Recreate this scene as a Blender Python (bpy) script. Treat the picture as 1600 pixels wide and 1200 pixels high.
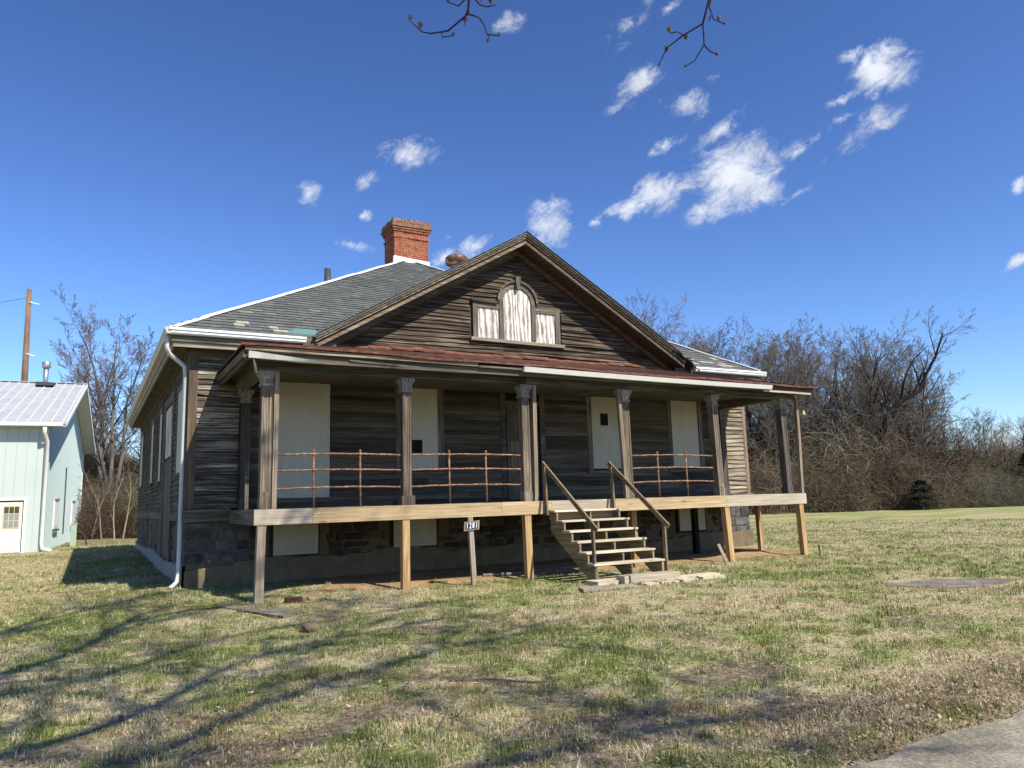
import bpy, math, random
import numpy as np
from mathutils import Vector, Matrix
S = bpy.context.scene
for o in list(bpy.data.objects): bpy.data.objects.remove(o)
C = S.collection
random.seed(11)
R = math.radians

# ------------------------------------------------------------------ camera
cam_d = bpy.data.cameras.new('camera'); cam = bpy.data.objects.new('camera', cam_d); C.objects.link(cam)
cam_d.sensor_width = 36; cam_d.lens = 36 * 1195.84 / 1600; cam_d.clip_start = .05; cam_d.clip_end = 3000
_f = Vector((.47901, .86485, .15028)); _r = Vector((.87655, -.48044, -.029)); _u = Vector((-.04712, -.14561, .98822))
cam.matrix_world = Matrix(((_r.x, _u.x, -_f.x, -2.559), (_r.y, _u.y, -_f.y, -14.044), (_r.z, _u.z, -_f.z, .031), (0, 0, 0, 1)))
S.camera = cam
S.render.resolution_x = 1024; S.render.resolution_y = 768
S.view_settings.view_transform = 'Standard'; S.view_settings.look = 'None'
S.view_settings.exposure = 0.70; S.view_settings.gamma = 1; S.view_settings.use_curve_mapping = False

# ------------------------------------------------------------------ sun and sky
SUN = Vector((.37, -1, 1.17)).normalized()
sd = bpy.data.lights.new('sun', 'SUN'); sd.energy = 5.0; sd.angle = R(.53); sd.color = (1, .925, .79)
so = bpy.data.objects.new('sun', sd); C.objects.link(so); so.location = (20, -50, 60)
so.rotation_euler = SUN.to_track_quat('Z', 'Y').to_euler()

W = bpy.data.worlds.new('World'); S.world = W; W.use_nodes = True
nt = W.node_tree; N = nt.nodes; L = nt.links
for n in list(N): N.remove(n)
def wn(t, **k):
    n = N.new(t)
    for a, b in k.items(): setattr(n, a, b)
    return n
out = wn('ShaderNodeOutputWorld'); bg = wn('ShaderNodeBackground'); L.new(bg.outputs[0], out.inputs[0])
bg.inputs[1].default_value = .067
sky = wn('ShaderNodeTexSky'); sky.sky_type = 'NISHITA'; sky.sun_disc = False
sky.sun_elevation = math.asin(SUN.z); sky.sun_rotation = math.atan2(SUN.x, SUN.y)
sky.altitude = 0; sky.air_density = 1.0; sky.dust_density = .3; sky.ozone_density = 3.0
hsv = wn('ShaderNodeHueSaturation'); hsv.inputs['Saturation'].default_value = 1.0; hsv.inputs['Value'].default_value = 1.0
L.new(sky.outputs[0], hsv.inputs['Color'])
tint = wn('ShaderNodeVectorMath', operation='MULTIPLY'); tint.inputs[1].default_value = (1.06, 1.22, 1.55); L.new(hsv.outputs[0], tint.inputs[0])
gam = wn('ShaderNodeGamma'); gam.inputs[1].default_value = 1.4; L.new(tint.outputs[0], gam.inputs[0])
tint2 = wn('ShaderNodeVectorMath', operation='MULTIPLY'); tint2.inputs[1].default_value = (.64, .57, .485); L.new(gam.outputs[0], tint2.inputs[0])
tc = wn('ShaderNodeTexCoord')
n1 = wn('ShaderNodeTexNoise'); n1.inputs['Scale'].default_value = 24; n1.inputs['Detail'].default_value = 5; n1.inputs['Roughness'].default_value = .6
L.new(tc.outputs['Generated'], n1.inputs['Vector'])
sb = wn('ShaderNodeVectorMath', operation='SUBTRACT'); sb.inputs[1].default_value = (.5, .5, .5); L.new(n1.outputs['Color'], sb.inputs[0])
sc = wn('ShaderNodeVectorMath', operation='SCALE'); sc.inputs['Scale'].default_value = .03; L.new(sb.outputs[0], sc.inputs[0])
ad = wn('ShaderNodeVectorMath', operation='ADD'); L.new(tc.outputs['Generated'], ad.inputs[0]); L.new(sc.outputs[0], ad.inputs[1])
# small fair weather clouds: azimuth, elevation (degrees), half sizes (radians), tilt, density
CL = [(21.6,25.5,.0349,.0159,6.7,1),(17.9,23.3,.0159,.0095,36.7,.8),(13.8,22.2,.0157,.0142,21.7,.8),(17.0,18.9,.0226,.0081,-3.3,.9),(17.9,20.8,.012,.0064,31.7,.7),(29.6,34.0,.0212,.0091,6.7,.7),(32.2,20.3,.0294,.0278,1.7,1),(33.0,21.8,.013,.0179,-38.3,.7),(26.4,19.0,.0263,.0148,31.7,.9),(24.1,18.3,.0214,.0099,31.7,.8),(24.5,19.6,.0098,.0057,31.7,.6),(46.6,22.7,.045,.0427,1.7,1.25),(45.3,20.9,.0487,.0189,16.7,1.05),(48.3,21.1,.0309,.0232,1.7,1.0),(40.8,21.9,.0415,.0223,11.7,1.05),(38.6,21.2,.0322,.0145,16.7,.9),(35.8,20.3,.013,.0073,21.7,.7),(50.7,23.5,.0257,.0091,31.7,.75),(45.6,25.5,.0354,.0115,23.7,.75),(41.6,25.1,.022,.0102,11.7,.8),(43.4,27.6,.0246,.013,13.7,.95),(39.6,29.3,.0431,.0139,36.7,.85),(40.3,33.6,.0447,.0104,46.7,.55),(38.9,33.1,.0225,.0075,21.7,.6),(42.9,33.9,.0191,.0074,31.7,.7),(56.9,27.2,.0325,.0233,1.7,1.2),(55.2,28.5,.0214,.01,-18.3,.9),(54.6,26.2,.0246,.0065,26.7,.7),(55.5,23.8,.0437,.0146,26.7,.8),(54.1,24.7,.0147,.0059,21.7,.6),(50.5,20.5,.0229,.0061,23.7,.6),(45.3,28.9,.0136,.006,16.7,.5),(64.3,18.4,.0095,.0054,31.7,.8),(63.4,13.7,.0138,.0062,26.7,.85),(61.6,2.8,.0421,.0168,9.7,1.0),(52.1,24.2,.0074,.0052,21.7,.6),(41.2,28.2,.0062,.0054,31.7,.4),
      (78,22,.05,.03,20,1),(92,14,.06,.02,10,.9),(-20,26,.04,.02,20,.9),(-38,16,.06,.025,10,1),(120,25,.07,.03,15,1),(160,18,.06,.03,0,1),(-80,24,.06,.03,10,1),(-130,15,.07,.03,10,1)]
prev = None
for az, el, rx, ry, an, w in CL:
    a, e = R(az), R(el)
    n = Vector((math.sin(a)*math.cos(e), math.cos(a)*math.cos(e), math.sin(e)))
    rt = Vector((math.cos(a), -math.sin(a), 0)); up = rt.cross(n)
    t = R(an); ra = rt*math.cos(t) + up*math.sin(t); ua = up*math.cos(t) - rt*math.sin(t)
    m = Matrix((ra, ua, -n)).transposed()
    mp = wn('ShaderNodeMapping'); mp.vector_type = 'TEXTURE'
    mp.inputs['Location'].default_value = n; mp.inputs['Rotation'].default_value = m.to_euler()
    mp.inputs['Scale'].default_value = (rx*1.46, ry*1.46, .4)
    L.new(ad.outputs[0], mp.inputs[0])
    ln = wn('ShaderNodeVectorMath', operation='LENGTH'); L.new(mp.outputs[0], ln.inputs[0])
    mm = wn('ShaderNodeMath', operation='MULTIPLY_ADD'); mm.inputs[1].default_value = -w; mm.inputs[2].default_value = w; L.new(ln.outputs['Value'], mm.inputs[0])
    if prev is None: prev = mm
    else:
        mx = wn('ShaderNodeMath', operation='SMOOTH_MAX'); mx.inputs[2].default_value = .12
        L.new(prev.outputs[0], mx.inputs[0]); L.new(mm.outputs[0], mx.inputs[1]); prev = mx
n2 = wn('ShaderNodeTexNoise'); n2.inputs['Scale'].default_value = 38; n2.inputs['Detail'].default_value = 9; n2.inputs['Roughness'].default_value = .70; n2.inputs['Distortion'].default_value = .4
a_, e_ = R(45), R(24); cn_ = Vector((math.sin(a_)*math.cos(e_), math.cos(a_)*math.cos(e_), math.sin(e_))); cr_ = Vector((math.cos(a_), -math.sin(a_), 0)); cu_ = cr_.cross(cn_); t_ = R(28)
st_m = wn('ShaderNodeMapping'); st_m.vector_type = 'TEXTURE'; st_m.inputs['Rotation'].default_value = Matrix((cr_*math.cos(t_)+cu_*math.sin(t_), cu_*math.cos(t_)-cr_*math.sin(t_), -cn_)).transposed().to_euler(); st_m.inputs['Scale'].default_value = (1.45, .95, 1)
L.new(tc.outputs['Generated'], st_m.inputs[0]); L.new(st_m.outputs[0], n2.inputs['Vector'])
m1 = wn('ShaderNodeMath', operation='MULTIPLY_ADD'); m1.inputs[1].default_value = 2.5; m1.inputs[2].default_value = -1.26; L.new(n2.outputs[0], m1.inputs[0])
m2 = wn('ShaderNodeMath', operation='ADD'); L.new(prev.outputs[0], m2.inputs[0]); L.new(m1.outputs[0], m2.inputs[1])
gate = wn('ShaderNodeMapRange'); gate.inputs['From Min'].default_value = 0; gate.inputs['From Max'].default_value = .25; L.new(prev.outputs[0], gate.inputs['Value'])
mr = wn('ShaderNodeMapRange'); mr.interpolation_type = 'SMOOTHSTEP'; mr.inputs['From Min'].default_value = .16; mr.inputs['From Max'].default_value = 1.15; L.new(m2.outputs[0], mr.inputs['Value'])
mg = wn('ShaderNodeMath', operation='MULTIPLY'); L.new(mr.outputs[0], mg.inputs[0]); L.new(gate.outputs[0], mg.inputs[1])
mg2 = wn('ShaderNodeMath', operation='MULTIPLY'); mg2.inputs[1].default_value = .93; L.new(mg.outputs[0], mg2.inputs[0])
mix = wn('ShaderNodeMix', data_type='RGBA'); mix.inputs['B'].default_value = (8.6, 8.9, 9.4, 1)
cs_ = wn('ShaderNodeMapRange'); cs_.inputs['From Min'].default_value = .3; cs_.inputs['From Max'].default_value = .7; cs_.inputs['To Min'].default_value = .80; cs_.inputs['To Max'].default_value = 1.08; L.new(n1.outputs[0], cs_.inputs['Value'])
cv_ = wn('ShaderNodeVectorMath', operation='SCALE'); cv_.inputs[0].default_value = (8.3, 8.7, 9.4); L.new(cs_.outputs[0], cv_.inputs['Scale']); L.new(cv_.outputs[0], mix.inputs['B'])
L.new(mg2.outputs[0], mix.inputs['Factor']); L.new(tint2.outputs[0], mix.inputs['A']); L.new(mix.outputs['Result'], bg.inputs[0])

# ------------------------------------------------------------------ helpers
def wl(o):
    v = Vector((0, 0, 0))
    while o is not None: v += Vector(o.location); o = o.parent
    return v
def tag(o, label=None, cat=None, group=None, kind=None):
    if label: o['label'] = label
    if cat: o['category'] = cat
    if group: o['group'] = group
    if kind: o['kind'] = kind
    return o
def empty(name, loc, label, cat, group=None):
    o = bpy.data.objects.new(name, None); C.objects.link(o); o.location = loc; o.empty_display_size = .3
    return tag(o, label, cat, group)
def link(name, me, mat, parent, origin, smooth=False):
    if mat is not None: me.materials.append(mat)
    if smooth: me.polygons.foreach_set('use_smooth', np.ones(len(me.polygons), bool))
    o = bpy.data.objects.new(name, me); C.objects.link(o)
    o.location = Vector(origin) - (wl(parent) if parent else Vector((0, 0, 0)))
    if parent: o.parent = parent
    return o
class MB:
    def __init__(s): s.v = []; s.f = []
    def hexa(s, p):   # 8 points: bottom ring 0-3, top ring 4-7
        b = len(s.v); s.v += [tuple(q) for q in p]
        for f in ((0,3,2,1),(4,5,6,7),(0,1,5,4),(1,2,6,5),(2,3,7,6),(3,0,4,7)): s.f.append(tuple(b+i for i in f))
        return s
    def box(s, x0, x1, y0, y1, z0, z1):
        return s.hexa([(x0,y0,z0),(x1,y0,z0),(x1,y1,z0),(x0,y1,z0),(x0,y0,z1),(x1,y0,z1),(x1,y1,z1),(x0,y1,z1)])
    def bar(s, a, b, w, h, up=(0,0,1)):
        a = Vector(a); b = Vector(b); d = (b-a).normalized(); u = Vector(up)
        x = d.cross(u)
        if x.length < 1e-4: x = d.cross(Vector((0,1,0)))
        x.normalize(); y = x.cross(d).normalized(); x = x*w/2; y = y*h/2
        return s.hexa([a-x-y, a+x-y, b+x-y, b-x-y, a-x+y, a+x+y, b+x+y, b-x+y])
    def prism(s, poly, ext):
        b = len(s.v); n = len(poly); e = Vector(ext)
        s.v += [tuple(p) for p in poly] + [tuple(Vector(p)+e) for p in poly]
        s.f.append(tuple(b+i for i in reversed(range(n)))); s.f.append(tuple(b+n+i for i in range(n)))
        for i in range(n):
            j = (i+1) % n; s.f.append((b+i, b+j, b+n+j, b+n+i))
        return s
    def tube(s, pts, rad, k=6, cap=True):
        pts = [Vector(p) for p in pts]; n = len(pts)
        if not hasattr(rad, '__len__'): rad = [rad]*n
        b = len(s.v); ref = None
        for i, p in enumerate(pts):
            t = (pts[min(i+1, n-1)] - pts[max(i-1, 0)]).normalized()
            if ref is None: ref = t.orthogonal().normalized()
            ref = (ref - t*ref.dot(t)).normalized(); o2 = t.cross(ref)
            for j in range(k):
                a = 2*math.pi*j/k; q = p + (ref*math.cos(a) + o2*math.sin(a))*rad[i]; s.v.append(tuple(q))
        for i in range(n-1):
            for j in range(k):
                j2 = (j+1) % k; s.f.append((b+i*k+j, b+i*k+j2, b+(i+1)*k+j2, b+(i+1)*k+j))
        if cap:
            s.f.append(tuple(b+j for j in reversed(range(k)))); s.f.append(tuple(b+(n-1)*k+j for j in range(k)))
        return s
    def lathe(s, prof, cx, cy, k=16):
        return s.tube([(cx, cy, z) for r, z in prof], [r for r, z in prof], k) if False else s._lathe(prof, cx, cy, k)
    def _lathe(s, prof, cx, cy, k):
        b = len(s.v)
        for r, z in prof:
            for j in range(k):
                a = 2*math.pi*j/k; s.v.append((cx+r*math.cos(a), cy+r*math.sin(a), z))
        for i in range(len(prof)-1):
            for j in range(k):
                j2 = (j+1) % k; s.f.append((b+i*k+j, b+i*k+j2, b+(i+1)*k+j2, b+(i+1)*k+j))
        s.f.append(tuple(b+j for j in reversed(range(k)))); s.f.append(tuple(b+(len(prof)-1)*k+j for j in range(k)))
        return s
    def build(s, name, mat, parent=None, origin=None, smooth=False, bevel=0, kind=None, label=None):
        v = np.array(s.v, float)
        if origin is None: origin = ((v[:,0].min()+v[:,0].max())/2, (v[:,1].min()+v[:,1].max())/2, v[:,2].min())
        me = bpy.data.meshes.new(name); me.from_pydata((v-np.array(origin)).tolist(), [], s.f); me.validate()
        o = link(name, me, mat, parent, origin, smooth)
        if bevel:
            m = o.modifiers.new('bevel', 'BEVEL'); m.width = bevel; m.segments = 1; m.limit_method = 'ANGLE'
        tag(o, label, kind=kind)
        return o
def npmesh(name, V, F, cols=None):
    """V (n,3) array, F (m,k) array of one face size"""
    me = bpy.data.meshes.new(name); k = F.shape[1]
    me.vertices.add(len(V)); me.vertices.foreach_set('co', V.astype(np.float32).ravel())
    me.loops.add(F.size); me.loops.foreach_set('vertex_index', F.astype(np.int32).ravel())
    me.polygons.add(len(F)); me.polygons.foreach_set('loop_start', (np.arange(len(F))*k).astype(np.int32))
    me.polygons.foreach_set('loop_total', np.full(len(F), k, np.int32))
    me.update(calc_edges=True)
    if cols:
        for nm, c in cols.items():
            a = me.color_attributes.new(nm, 'FLOAT_COLOR', 'POINT')
            cc = np.ones((len(V), 4), np.float32); cc[:, :c.shape[1]] = c; a.data.foreach_set('color', cc.ravel())
    return me

# ------------------------------------------------------------------ materials
def newmat(name):
    m = bpy.data.materials.new(name); m.use_nodes = True; nt = m.node_tree
    for n in list(nt.nodes): nt.nodes.remove(n)
    o = nt.nodes.new('ShaderNodeOutputMaterial'); p = nt.nodes.new('ShaderNodeBsdfPrincipled')
    nt.links.new(p.outputs[0], o.inputs[0]); p.inputs['Specular IOR Level'].default_value = .25
    return m, nt, p
def ramp(nt, fac, stops):
    r = nt.nodes.new('ShaderNodeValToRGB'); e = r.color_ramp.elements
    while len(e) > 1: e.remove(e[-1])
    e[0].position = stops[0][0]; e[0].color = (*stops[0][1], 1)
    for p, c in stops[1:]:
        q = e.new(p); q.color = (*c, 1)
    nt.links.new(fac, r.inputs[0]); return r.outputs[0]
def objcoord(nt, scale, rnd=37.0, src='Object'):
    t = nt.nodes.new('ShaderNodeTexCoord'); oi = nt.nodes.new('ShaderNodeObjectInfo')
    m = nt.nodes.new('ShaderNodeMath'); m.operation = 'MULTIPLY'; m.inputs[1].default_value = rnd; nt.links.new(oi.outputs['Random'], m.inputs[0])
    a = nt.nodes.new('ShaderNodeVectorMath'); a.operation = 'ADD'; nt.links.new(t.outputs[src], a.inputs[0]); nt.links.new(m.outputs[0], a.inputs[1])
    mp = nt.nodes.new('ShaderNodeMapping'); mp.inputs['Scale'].default_value = scale; nt.links.new(a.outputs[0], mp.inputs[0])
    return mp.outputs[0], oi.outputs['Random']
def noise(nt, vec, scale=1, detail=5, rough=.6, dist=0):
    n = nt.nodes.new('ShaderNodeTexNoise'); n.inputs['Scale'].default_value = scale; n.inputs['Detail'].default_value = detail
    n.inputs['Roughness'].default_value = rough; n.inputs['Distortion'].default_value = dist
    if vec is not None: nt.links.new(vec, n.inputs['Vector'])
    return n.outputs[0]
def mapr(nt, v, a, b, c, d):
    n = nt.nodes.new('ShaderNodeMapRange'); 
    for i, x in zip(('From Min','From Max','To Min','To Max'), (a,b,c,d)): n.inputs[i].default_value = x
    nt.links.new(v, n.inputs['Value']); return n.outputs[0]
def mathn(nt, op, a, b):
    n = nt.nodes.new('ShaderNodeMath'); n.operation = op
    for i, x in enumerate((a, b)):
        if isinstance(x, (int, float)): n.inputs[i].default_value = x
        else: nt.links.new(x, n.inputs[i])
    return n.outputs[0]
def mixc(nt, fac, a, b, blend='MIX'):
    n = nt.nodes.new('ShaderNodeMix'); n.data_type = 'RGBA'; n.blend_type = blend
    for k, x in (('Factor', fac), ('A', a), ('B', b)):
        if isinstance(x, (int, float)): n.inputs[k].default_value = x
        elif isinstance(x, tuple): n.inputs[k].default_value = (*x, 1)
        else: nt.links.new(x, n.inputs[k])
    return n.outputs['Result']
def bump(nt, p, h, dist=.01, strength=.6):
    b = nt.nodes.new('ShaderNodeBump'); b.inputs['Distance'].default_value = dist; b.inputs['Strength'].default_value = strength
    nt.links.new(h, b.inputs['Height']); nt.links.new(b.outputs[0], p.inputs['Normal'])
AX = {'x': (.65, 30, 30), 'y': (30, .65, 30), 'z': (30, 30, .65)}
def wood(name, dark, mid, light, ax='x', rough=.85, patch=.5, var=.35, bumpd=.006, con=.115):
    dark, mid, light = [tuple(q*g for q, g in zip(c, (.80, .78, .74))) for c in (dark, mid, light)]
    m, nt, p = newmat(name)
    v, rnd = objcoord(nt, AX[ax]); g = noise(nt, v, 1.6, 8, .68, .12)
    v2, _ = objcoord(nt, tuple(1.6 if s > 5 else .5 for s in AX[ax])); b = noise(nt, v2, 1.4, 4, .6)
    s = mathn(nt, 'ADD', mathn(nt, 'MULTIPLY', g, 1-patch*.5), mathn(nt, 'MULTIPLY', b, patch*.5))
    col = ramp(nt, s, [(.5-con, dark), (.5, mid), (.5+con*.85, light)])
    if 'lumber' in name or 'post' in name:
        v3, _ = objcoord(nt, {'x': (1.6, 6, 6), 'y': (6, 1.6, 6), 'z': (6, 6, 1.6)}[ax]); vo = nt.nodes.new('ShaderNodeTexVoronoi'); vo.inputs['Scale'].default_value = 1.0
        nt.links.new(v3, vo.inputs['Vector']); kn = mapr(nt, vo.outputs['Distance'], .05, .13, .85, 0)
        rg_k = nt.nodes.new('ShaderNodeMath'); rg_k.operation = 'SINE'; nt.links.new(mathn(nt, 'MULTIPLY', vo.outputs['Distance'], 55.0), rg_k.inputs[0])
        halo = mathn(nt, 'MULTIPLY', mapr(nt, vo.outputs['Distance'], .12, .42, .35, 0), mapr(nt, rg_k.outputs[0], -1, 1, 0, 1))
        col = mixc(nt, halo, col, tuple(q*.75 for q in dark)); col = mixc(nt, kn, col, tuple(q*.45 for q in dark))
    k = mapr(nt, rnd, 0, 1, 1-var, 1+var)
    vv = nt.nodes.new('ShaderNodeVectorMath'); vv.operation = 'SCALE'; nt.links.new(col, vv.inputs[0]); nt.links.new(k, vv.inputs['Scale'])
    nt.links.new(vv.outputs[0], p.inputs['Base Color']); p.inputs['Roughness'].default_value = rough
    bump(nt, p, g, bumpd, .8)
    return m
def plain(name, col, rough=.6, var=.08, metal=0, nscale=3, bumpd=.0, dirt=None, spec=None):
    if col[0] < .75: col = tuple(q*.82 for q in col)
    m, nt, p = newmat(name); v, rnd = objcoord(nt, (1, 1, 1)); n = noise(nt, v, nscale, 6, .65)
    lo = tuple(c*(1-var*2) for c in col); hi = tuple(min(1, c*(1+var)) for c in col)
    c = ramp(nt, n, [(.3, lo), (.7, hi)])
    if dirt:
        v2, _ = objcoord(nt, (3, 3, .5)); n2 = noise(nt, v2, 2, 6, .7); c = mixc(nt, mapr(nt, n2, .52, .75, 0, .8), c, dirt)
    nt.links.new(c, p.inputs['Base Color']); p.inputs['Roughness'].default_value = rough; p.inputs['Metallic'].default_value = metal
    if spec is not None: p.inputs['Specular IOR Level'].default_value = spec
    if bumpd: bump(nt, p, n, bumpd)
    return m
M = {}
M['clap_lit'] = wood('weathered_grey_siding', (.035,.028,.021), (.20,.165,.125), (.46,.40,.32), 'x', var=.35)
M['clap_left'] = wood('shade_toned_siding', (.012,.010,.008), (.10,.082,.064), (.50,.44,.36), 'x', var=.5, con=.13)  # siding copy with the porch roof's shade darkened into its colour, streaks kept pale
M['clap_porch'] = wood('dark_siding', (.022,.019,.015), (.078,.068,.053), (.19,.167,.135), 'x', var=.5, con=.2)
M['clap_gable'] = wood('brown_siding', (.013,.009,.006), (.050,.034,.023), (.23,.18,.135), 'x', var=.35)
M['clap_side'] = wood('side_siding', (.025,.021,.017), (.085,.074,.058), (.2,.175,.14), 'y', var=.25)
M['sheath'] = wood('sheathing', (.02,.017,.014), (.035,.03,.025), (.05,.045,.04), 'x')
M['beam'] = wood('weathered_beam', (.025,.024,.021), (.08,.077,.07), (.2,.195,.18), 'x')
M['beam_y'] = wood('weathered_beam_y', (.04,.035,.03), (.10,.09,.075), (.2,.18,.15), 'y')
M['col'] = wood('column_wood', (.05,.04,.03), (.145,.115,.088), (.30,.25,.20), 'z')
M['col_dark'] = wood('dark_column_wood', (.04,.035,.03), (.10,.09,.08), (.19,.17,.155), 'z')
M['cap'] = wood('capital_wood', (.07,.065,.06), (.22,.205,.19), (.42,.40,.37), 'z')
M['trim_z'] = wood('trim_vertical', (.05,.043,.036), (.12,.105,.09), (.22,.195,.17), 'z')
M['trim_x'] = wood('trim_horizontal', (.05,.043,.036), (.12,.105,.09), (.22,.195,.17), 'x')
M['corner'] = wood('corner_board', (.07,.05,.036), (.15,.11,.08), (.24,.185,.14), 'z')
M['pale_x'] = wood('pale_board', (.13,.115,.09), (.30,.27,.215), (.52,.48,.40), 'x', var=.15, con=.17)
M['pale_y'] = wood('pale_board_side', (.2,.19,.15), (.34,.325,.27), (.46,.44,.37), 'y', var=.12, con=.17)
M['tan_x'] = wood('tan_lumber', (.26,.18,.10), (.47,.35,.21), (.64,.52,.35), 'x', var=.12, bumpd=.003, con=.17)
M['grey_x'] = wood('grey_lumber', (.24,.20,.15), (.44,.385,.31), (.62,.56,.475), 'x', var=.12, bumpd=.003, con=.17)
M['tan_z'] = wood('tan_post', (.20,.11,.045), (.41,.26,.125), (.62,.45,.26), 'z', var=.12, bumpd=.003, con=.17)
M['grey_z'] = wood('grey_post', (.15,.12,.09), (.30,.25,.2), (.44,.39,.33), 'z', var=.12, bumpd=.003, con=.17)
M['timber'] = wood('prop_timber', (.14,.105,.075), (.28,.225,.17), (.43,.365,.29), 'z', var=.15, bumpd=.003)
M['stair_x'] = wood('stair_lumber', (.32,.27,.19), (.58,.51,.40), (.80,.74,.62), 'x', var=.1, bumpd=.003, con=.17)
M['stair_y'] = wood('stringer_lumber', (.12,.09,.055), (.26,.205,.135), (.40,.33,.23), 'y', var=.1, bumpd=.003)
M['rail_wood'] = wood('handrail_wood', (.10,.07,.042), (.21,.16,.10), (.34,.27,.18), 'y', var=.1); M['deck'] = wood('deck_plank', (.13,.12,.11), (.24,.225,.2), (.34,.32,.29), 'y')
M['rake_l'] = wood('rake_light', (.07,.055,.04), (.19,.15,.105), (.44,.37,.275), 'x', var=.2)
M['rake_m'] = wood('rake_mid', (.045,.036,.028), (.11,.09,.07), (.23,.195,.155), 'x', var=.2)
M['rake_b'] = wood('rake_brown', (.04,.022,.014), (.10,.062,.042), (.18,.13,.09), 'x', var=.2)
M['soffit'] = wood('soffit_wood', (.04,.03,.02), (.11,.085,.06), (.18,.14,.105), 'x')
M['soffit_y'] = wood('side_soffit_wood', (.045,.033,.02), (.09,.068,.045), (.15,.115,.08), 'y')
M['white'] = plain('white_paint', (.8,.8,.78), .45, .03)
M['spout'] = plain('downspout_paint', (.62,.64,.64), .45, .06); M['gutter_side'] = plain('side_gutter_paint', (.56,.54,.44), .45, .08)
M['board'] = plain('white_panel_board', (.46,.435,.345), .6, .035, nscale=1.2, dirt=(.45,.44,.38))
M['black'] = plain('dark_opening', (.008,.008,.009), .9, .1)
M['glass'] = plain('dark_glass', (.02,.02,.022), .12, .1, spec=.5)
M['metal_rust'] = None
def rusty(name, a, b, c, sc=6, rough=.75, metal=.0):
    m, nt, p = newmat(name); v, r = objcoord(nt, (1, 1, 1)); n = noise(nt, v, sc, 8, .7); n2 = noise(nt, v, sc*6, 4, .6)
    s = mathn(nt, 'ADD', mathn(nt, 'MULTIPLY', n, .75), mathn(nt, 'MULTIPLY', n2, .25))
    nt.links.new(ramp(nt, s, [(.32, tuple(q*.8 for q in a)), (.5, tuple(q*.8 for q in b)), (.66, tuple(q*.8 for q in c))]), p.inputs['Base Color']); p.inputs['Roughness'].default_value = rough; p.inputs['Metallic'].default_value = metal
    bump(nt, p, s, .004); return m
M['rust'] = rusty('rusty_roof_metal', (.07,.028,.018), (.20,.075,.045), (.33,.15,.10), 5); M['rust_dark'] = rusty('dark_rusty_tin', (.028,.015,.011), (.065,.029,.021), (.125,.058,.038), 4)
M['pipe'] = rusty('rusty_pipe', (.10,.045,.025), (.24,.125,.072), (.50,.38,.26), 14)
M['rustcap'] = rusty('rusty_ventilator', (.05,.025,.015), (.16,.08,.045), (.50,.42,.30), 4, .5, .4)
M['galv'] = plain('galvanised_steel', (.55,.57,.6), .35, .1, metal=.8)
M['lead'] = plain('dark_vent_pipe', (.06,.06,.065), .5, .1)
M['brick'] = rusty('chimney_brick', (.17,.055,.032), (.35,.125,.07), (.46,.21,.13), 7, .9)
M['brick_dark'] = rusty('sooty_brick', (.10,.055,.04), (.24,.13,.09), (.42,.26,.18), 9, .9)
M['mortar'] = plain('mortar', (.34,.26,.21), .95, .1, nscale=20)
# slate, stone
def slate():
    m, nt, p = newmat('roof_slate'); v, rnd = objcoord(nt, (2, 2, 2)); n = noise(nt, v, 3, 7, .65)
    gm = nt.nodes.new('ShaderNodeNewGeometry'); isl = gm.outputs['Random Per Island']
    r2 = mathn(nt, 'FRACT', mathn(nt, 'ADD', isl, rnd), 0)
    base = ramp(nt, r2, [(0, (.075,.083,.080)), (.35, (.098,.107,.103)), (.7, (.112,.12,.115)), (.95, (.13,.137,.13)), (1, (.18,.185,.165))])
    col = mixc(nt, mapr(nt, n, .35, .7, 0, .6), base, (.09,.097,.088))
    n2 = noise(nt, v, 22, 5, .7); col = mixc(nt, mapr(nt, n2, .62, .72, 0, .5), col, (.3,.3,.26))
    nt.links.new(col, p.inputs['Base Color']); p.inputs['Roughness'].default_value = .62; bump(nt, p, n2, .004); return m
M['slate'] = slate()
M['slate_pale'] = plain('lichen_slate', (.40,.39,.31), .8, .2, nscale=9)
M['teal'] = plain('exposed_teal_flashing', (.12,.23,.23), .5, .1)
def stone(name, a, b, c):
    m, nt, p = newmat(name); v, rnd = objcoord(nt, (1, 1, 1)); n = noise(nt, v, 5, 8, .7)
    col = ramp(nt, n, [(.3, a), (.5, b), (.7, c)])
    vv = nt.nodes.new('ShaderNodeVectorMath'); vv.operation = 'SCALE'; nt.links.new(col, vv.inputs[0]); nt.links.new(mapr(nt, rnd, 0, 1, .45, 1.1), vv.inputs['Scale'])
    nt.links.new(vv.outputs[0], p.inputs['Base Color']); p.inputs['Roughness'].default_value = .9; bump(nt, p, n, .03); return m
M['stone'] = stone('grey_stone', (.035,.037,.037), (.085,.088,.086), (.18,.175,.16))
M['stone_b'] = stone('brown_stone', (.025,.021,.017), (.06,.05,.038), (.125,.10,.07))
M['pointing'] = plain('lime_pointing', (.15,.12,.08), .95, .15, nscale=12, bumpd=.01)
M['plaster'] = plain('cement_plaster', (.18,.14,.085), .95, .15, nscale=4, bumpd=.01, dirt=(.2,.16,.11))
M['plaster_side'] = plain('side_cement_plaster', (.36,.345,.32), .95, .12, nscale=4, bumpd=.01)
M['concrete'] = plain('concrete', (.22,.195,.155), .95, .3, nscale=3, bumpd=.004)
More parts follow.
